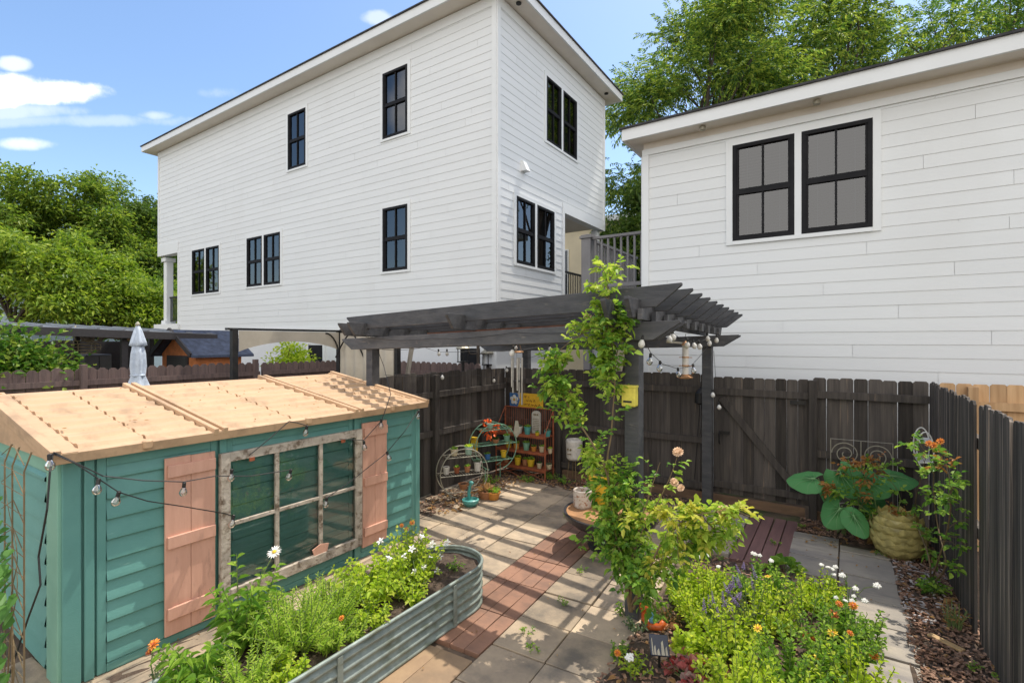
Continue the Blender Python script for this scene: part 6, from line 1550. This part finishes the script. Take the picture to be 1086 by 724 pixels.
tag(mb.tube(cpts, .006, 5).build('cable', M['cable'], loc=cor), 'black cable dropping from the near shed corner down its left end', 'cable')
PYF = 4.0
fr_p = [pg(4.1,-.12,2.60), pg(3.7,-.14,2.47), pg(3.3,-.14,2.42), pg(2.4,-.14,2.40), pg(1.2,-.14,2.42), pg(.3,-.14,2.40), pg(-.1,-.1,2.42)]
strand('bulb string draped along the front beam of the pergola', fr_p, [PY(4.45,392,335), PY(4.4,388,349), PY(4.42,419,357), PY(4.42,394,358), PY(4.2,544,368), PY(3.98,682,357)], .02, .003, True)
fl = [Vector((-5.1,4.6,1.86)), Vector((-5.1,5.3,1.80)), PX(-5.12,470,398), PX(-5.12,500,396), PX(-5.12,525,400), PX(-5.1,538,390), PY(7.4,560,380), PY(7.4,580,372)]
strand('bulb string along the top of the left black fence to the back corner', fl, [PX(-5.12,469,396), PX(-5.12,524,400), PX(-5.12,537,389), PY(7.4,578,379)], .02, .003, True)
strand('bulb string looping behind the left fence under the pergola beam', [pg(3.6,.1,2.3), PY(5.6,450,368), PY(5.8,465,373), PY(6.2,500,372), PY(6.6,540,372), PY(7.1,585,365)], [PY(5.8,465,371), PY(6.0,474,371), PY(6.8,547,365), PY(7.1,583,366)], .02, .003, True)
strand('bulb string hanging in a deep loop from the front post to the bird feeder', [PY(4.0,682,358), PY(4.4,690,374), PY(4.8,703,386), PY(5.3,719,391), PY(5.6,733,388), PY(6.2,742,378), PY(6.9,752,366)], [PY(4.4,690,376), PY(4.8,700,384), PY(5.3,719,391), PY(5.6,735,387)], 0, .003)
strand('bulb string bunched under the right end of the pergola above the bird feeder', [PY(4.6,706,352), PY(5.0,715,354), PY(5.5,730,361), PY(6.0,742,361), PY(6.5,752,357), PY(7.0,762,356)], [PY(4.7,709,353), PY(4.8,713,351), PY(5.5,729,360), PY(5.7,735,361), PY(5.9,741,362), PY(6.4,750,354), PY(6.5,753,359), PY(6.9,760,356)], .03, .003, True)
strand('short bulb string hanging down the far right pergola post beside the gate', [PY(7.2,757,372), PY(7.2,759,400), PY(7.2,757,418), PY(7.2,762,428)], [PY(7.2,756,414), PY(7.2,762,427)], 0, .003, True)
# ================================================================ LIGHT, SKY, CAMERA
SUN = Vector((.12,.4525,1.0)).normalized()
sd = bpy.data.lights.new('sun','SUN'); sd.energy = 3.0; sd.angle = R(.53); sd.color = (1,.93,.82)
so_ = bpy.data.objects.new('sun', sd); COL.objects.link(so_); so_.rotation_euler = (-SUN).to_track_quat('-Z','Y').to_euler()
W = bpy.data.worlds.new('World'); scene.world = W; W.use_nodes = True
nt = W.node_tree; N = nt.nodes; Lk = nt.links
bg = N['Background']
sky = N.new('ShaderNodeTexSky'); sky.sky_type = 'NISHITA'; sky.sun_disc = False
sky.sun_elevation = math.asin(SUN.z); sky.sun_rotation = math.atan2(SUN.x, SUN.y)
sky.air_density = 1.0; sky.dust_density = 1.0; sky.ozone_density = 1.0
bg.inputs['Strength'].default_value = .15
tc = N.new('ShaderNodeTexCoord')
nz = N.new('ShaderNodeTexNoise'); nz.inputs['Scale'].default_value = 9; nz.inputs['Detail'].default_value = 7; nz.inputs['Roughness'].default_value = .6
Lk.new(tc.outputs['Generated'], nz.inputs['Vector'])
acc = None
for px,py,sx,sy,k in ((50,99,42,11,1.0),(-20,97,52,14,1.0),(16,68,9,6,.45),(36,153,17,6,.45),(90,128,90,6,.2),(165,123,14,5,.3),(402,19,13,6,.3),(235,98,18,6,.18),(10,118,50,8,.3)):
    d = Vector(ray(px,py)).normalized()
    rt = Vector((_c,_s,0)); up = rt.cross(d).normalized(); sc_ = FPX*Vector(ray(px,py)).length
    sub = N.new('ShaderNodeVectorMath'); sub.operation = 'SUBTRACT'; Lk.new(tc.outputs['Generated'], sub.inputs[0]); sub.inputs[1].default_value = d
    dx = N.new('ShaderNodeVectorMath'); dx.operation = 'DOT_PRODUCT'; Lk.new(sub.outputs[0], dx.inputs[0]); dx.inputs[1].default_value = rt*(sc_/sx*.75)
    dy = N.new('ShaderNodeVectorMath'); dy.operation = 'DOT_PRODUCT'; Lk.new(sub.outputs[0], dy.inputs[0]); dy.inputs[1].default_value = up*(sc_/sy*.75)
    a2 = N.new('ShaderNodeMath'); a2.operation = 'MULTIPLY'; Lk.new(dx.outputs['Value'],a2.inputs[0]); Lk.new(dx.outputs['Value'],a2.inputs[1])
    b2 = N.new('ShaderNodeMath'); b2.operation = 'MULTIPLY'; Lk.new(dy.outputs['Value'],b2.inputs[0]); Lk.new(dy.outputs['Value'],b2.inputs[1])
    s2 = N.new('ShaderNodeMath'); s2.operation = 'ADD'; Lk.new(a2.outputs[0],s2.inputs[0]); Lk.new(b2.outputs[0],s2.inputs[1])
    nm = N.new('ShaderNodeMapRange'); nm.inputs['From Min'].default_value = .3; nm.inputs['From Max'].default_value = .7; nm.inputs['To Min'].default_value = .75; nm.inputs['To Max'].default_value = -.75; nm.clamp = False
    Lk.new(nz.outputs['Fac'], nm.inputs['Value'])
    ad = N.new('ShaderNodeMath'); ad.operation = 'ADD'; Lk.new(s2.outputs[0],ad.inputs[0]); Lk.new(nm.outputs['Result'],ad.inputs[1])
    mr = N.new('ShaderNodeMapRange'); mr.interpolation_type = 'SMOOTHSTEP'; mr.inputs['From Min'].default_value = .85; mr.inputs['From Max'].default_value = -.1; mr.inputs['To Min'].default_value = 0; mr.inputs['To Max'].default_value = k
    Lk.new(ad.outputs[0], mr.inputs['Value'])
    if acc is None: acc = mr.outputs['Result']
    else:
        mx = N.new('ShaderNodeMath'); mx.operation = 'MAXIMUM'; Lk.new(acc,mx.inputs[0]); Lk.new(mr.outputs['Result'],mx.inputs[1]); acc = mx.outputs[0]
# unseen cloud banks added behind the camera to lift and neutralise fill light
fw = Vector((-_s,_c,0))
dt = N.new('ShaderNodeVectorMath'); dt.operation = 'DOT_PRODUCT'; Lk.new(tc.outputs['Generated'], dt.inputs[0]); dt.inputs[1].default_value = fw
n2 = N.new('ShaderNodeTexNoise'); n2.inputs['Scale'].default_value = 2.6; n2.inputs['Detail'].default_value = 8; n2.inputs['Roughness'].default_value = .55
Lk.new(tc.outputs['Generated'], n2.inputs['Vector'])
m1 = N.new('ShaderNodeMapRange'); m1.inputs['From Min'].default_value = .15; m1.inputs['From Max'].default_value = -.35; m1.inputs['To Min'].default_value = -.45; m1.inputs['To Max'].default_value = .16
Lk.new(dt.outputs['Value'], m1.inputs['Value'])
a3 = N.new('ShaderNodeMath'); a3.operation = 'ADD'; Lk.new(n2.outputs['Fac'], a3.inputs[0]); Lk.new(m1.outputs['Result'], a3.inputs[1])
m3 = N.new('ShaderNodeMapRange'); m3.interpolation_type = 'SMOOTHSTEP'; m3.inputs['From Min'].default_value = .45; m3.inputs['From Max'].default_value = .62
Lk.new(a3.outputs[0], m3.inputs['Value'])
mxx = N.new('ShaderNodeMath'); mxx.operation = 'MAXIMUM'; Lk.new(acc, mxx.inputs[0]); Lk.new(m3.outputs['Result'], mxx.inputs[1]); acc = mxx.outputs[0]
mix = N.new('ShaderNodeMix'); mix.data_type = 'RGBA'
hs = N.new('ShaderNodeHueSaturation'); hs.inputs['Saturation'].default_value = 1.10; Lk.new(sky.outputs[0], hs.inputs['Color'])
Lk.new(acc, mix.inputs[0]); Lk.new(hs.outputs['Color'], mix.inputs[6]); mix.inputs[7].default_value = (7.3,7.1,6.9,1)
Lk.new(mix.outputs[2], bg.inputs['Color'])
cam = bpy.data.cameras.new('camera'); co = bpy.data.objects.new('camera', cam); COL.objects.link(co)
cam.sensor_width = 36; cam.sensor_fit = 'HORIZONTAL'; cam.lens = 36*FPX/1086; cam.clip_end = 1000; cam.clip_start = .05
co.location = (0,0,CAMH); co.rotation_euler = (math.pi/2, 0, YAW)
scene.camera = co
vs = scene.view_settings; vs.view_transform = 'Standard'; vs.look = 'None'; vs.gamma = 1; vs.exposure = .68; vs.use_curve_mapping = False
scene.cycles.max_bounces = 8; scene.cycles.transparent_max_bounces = 12
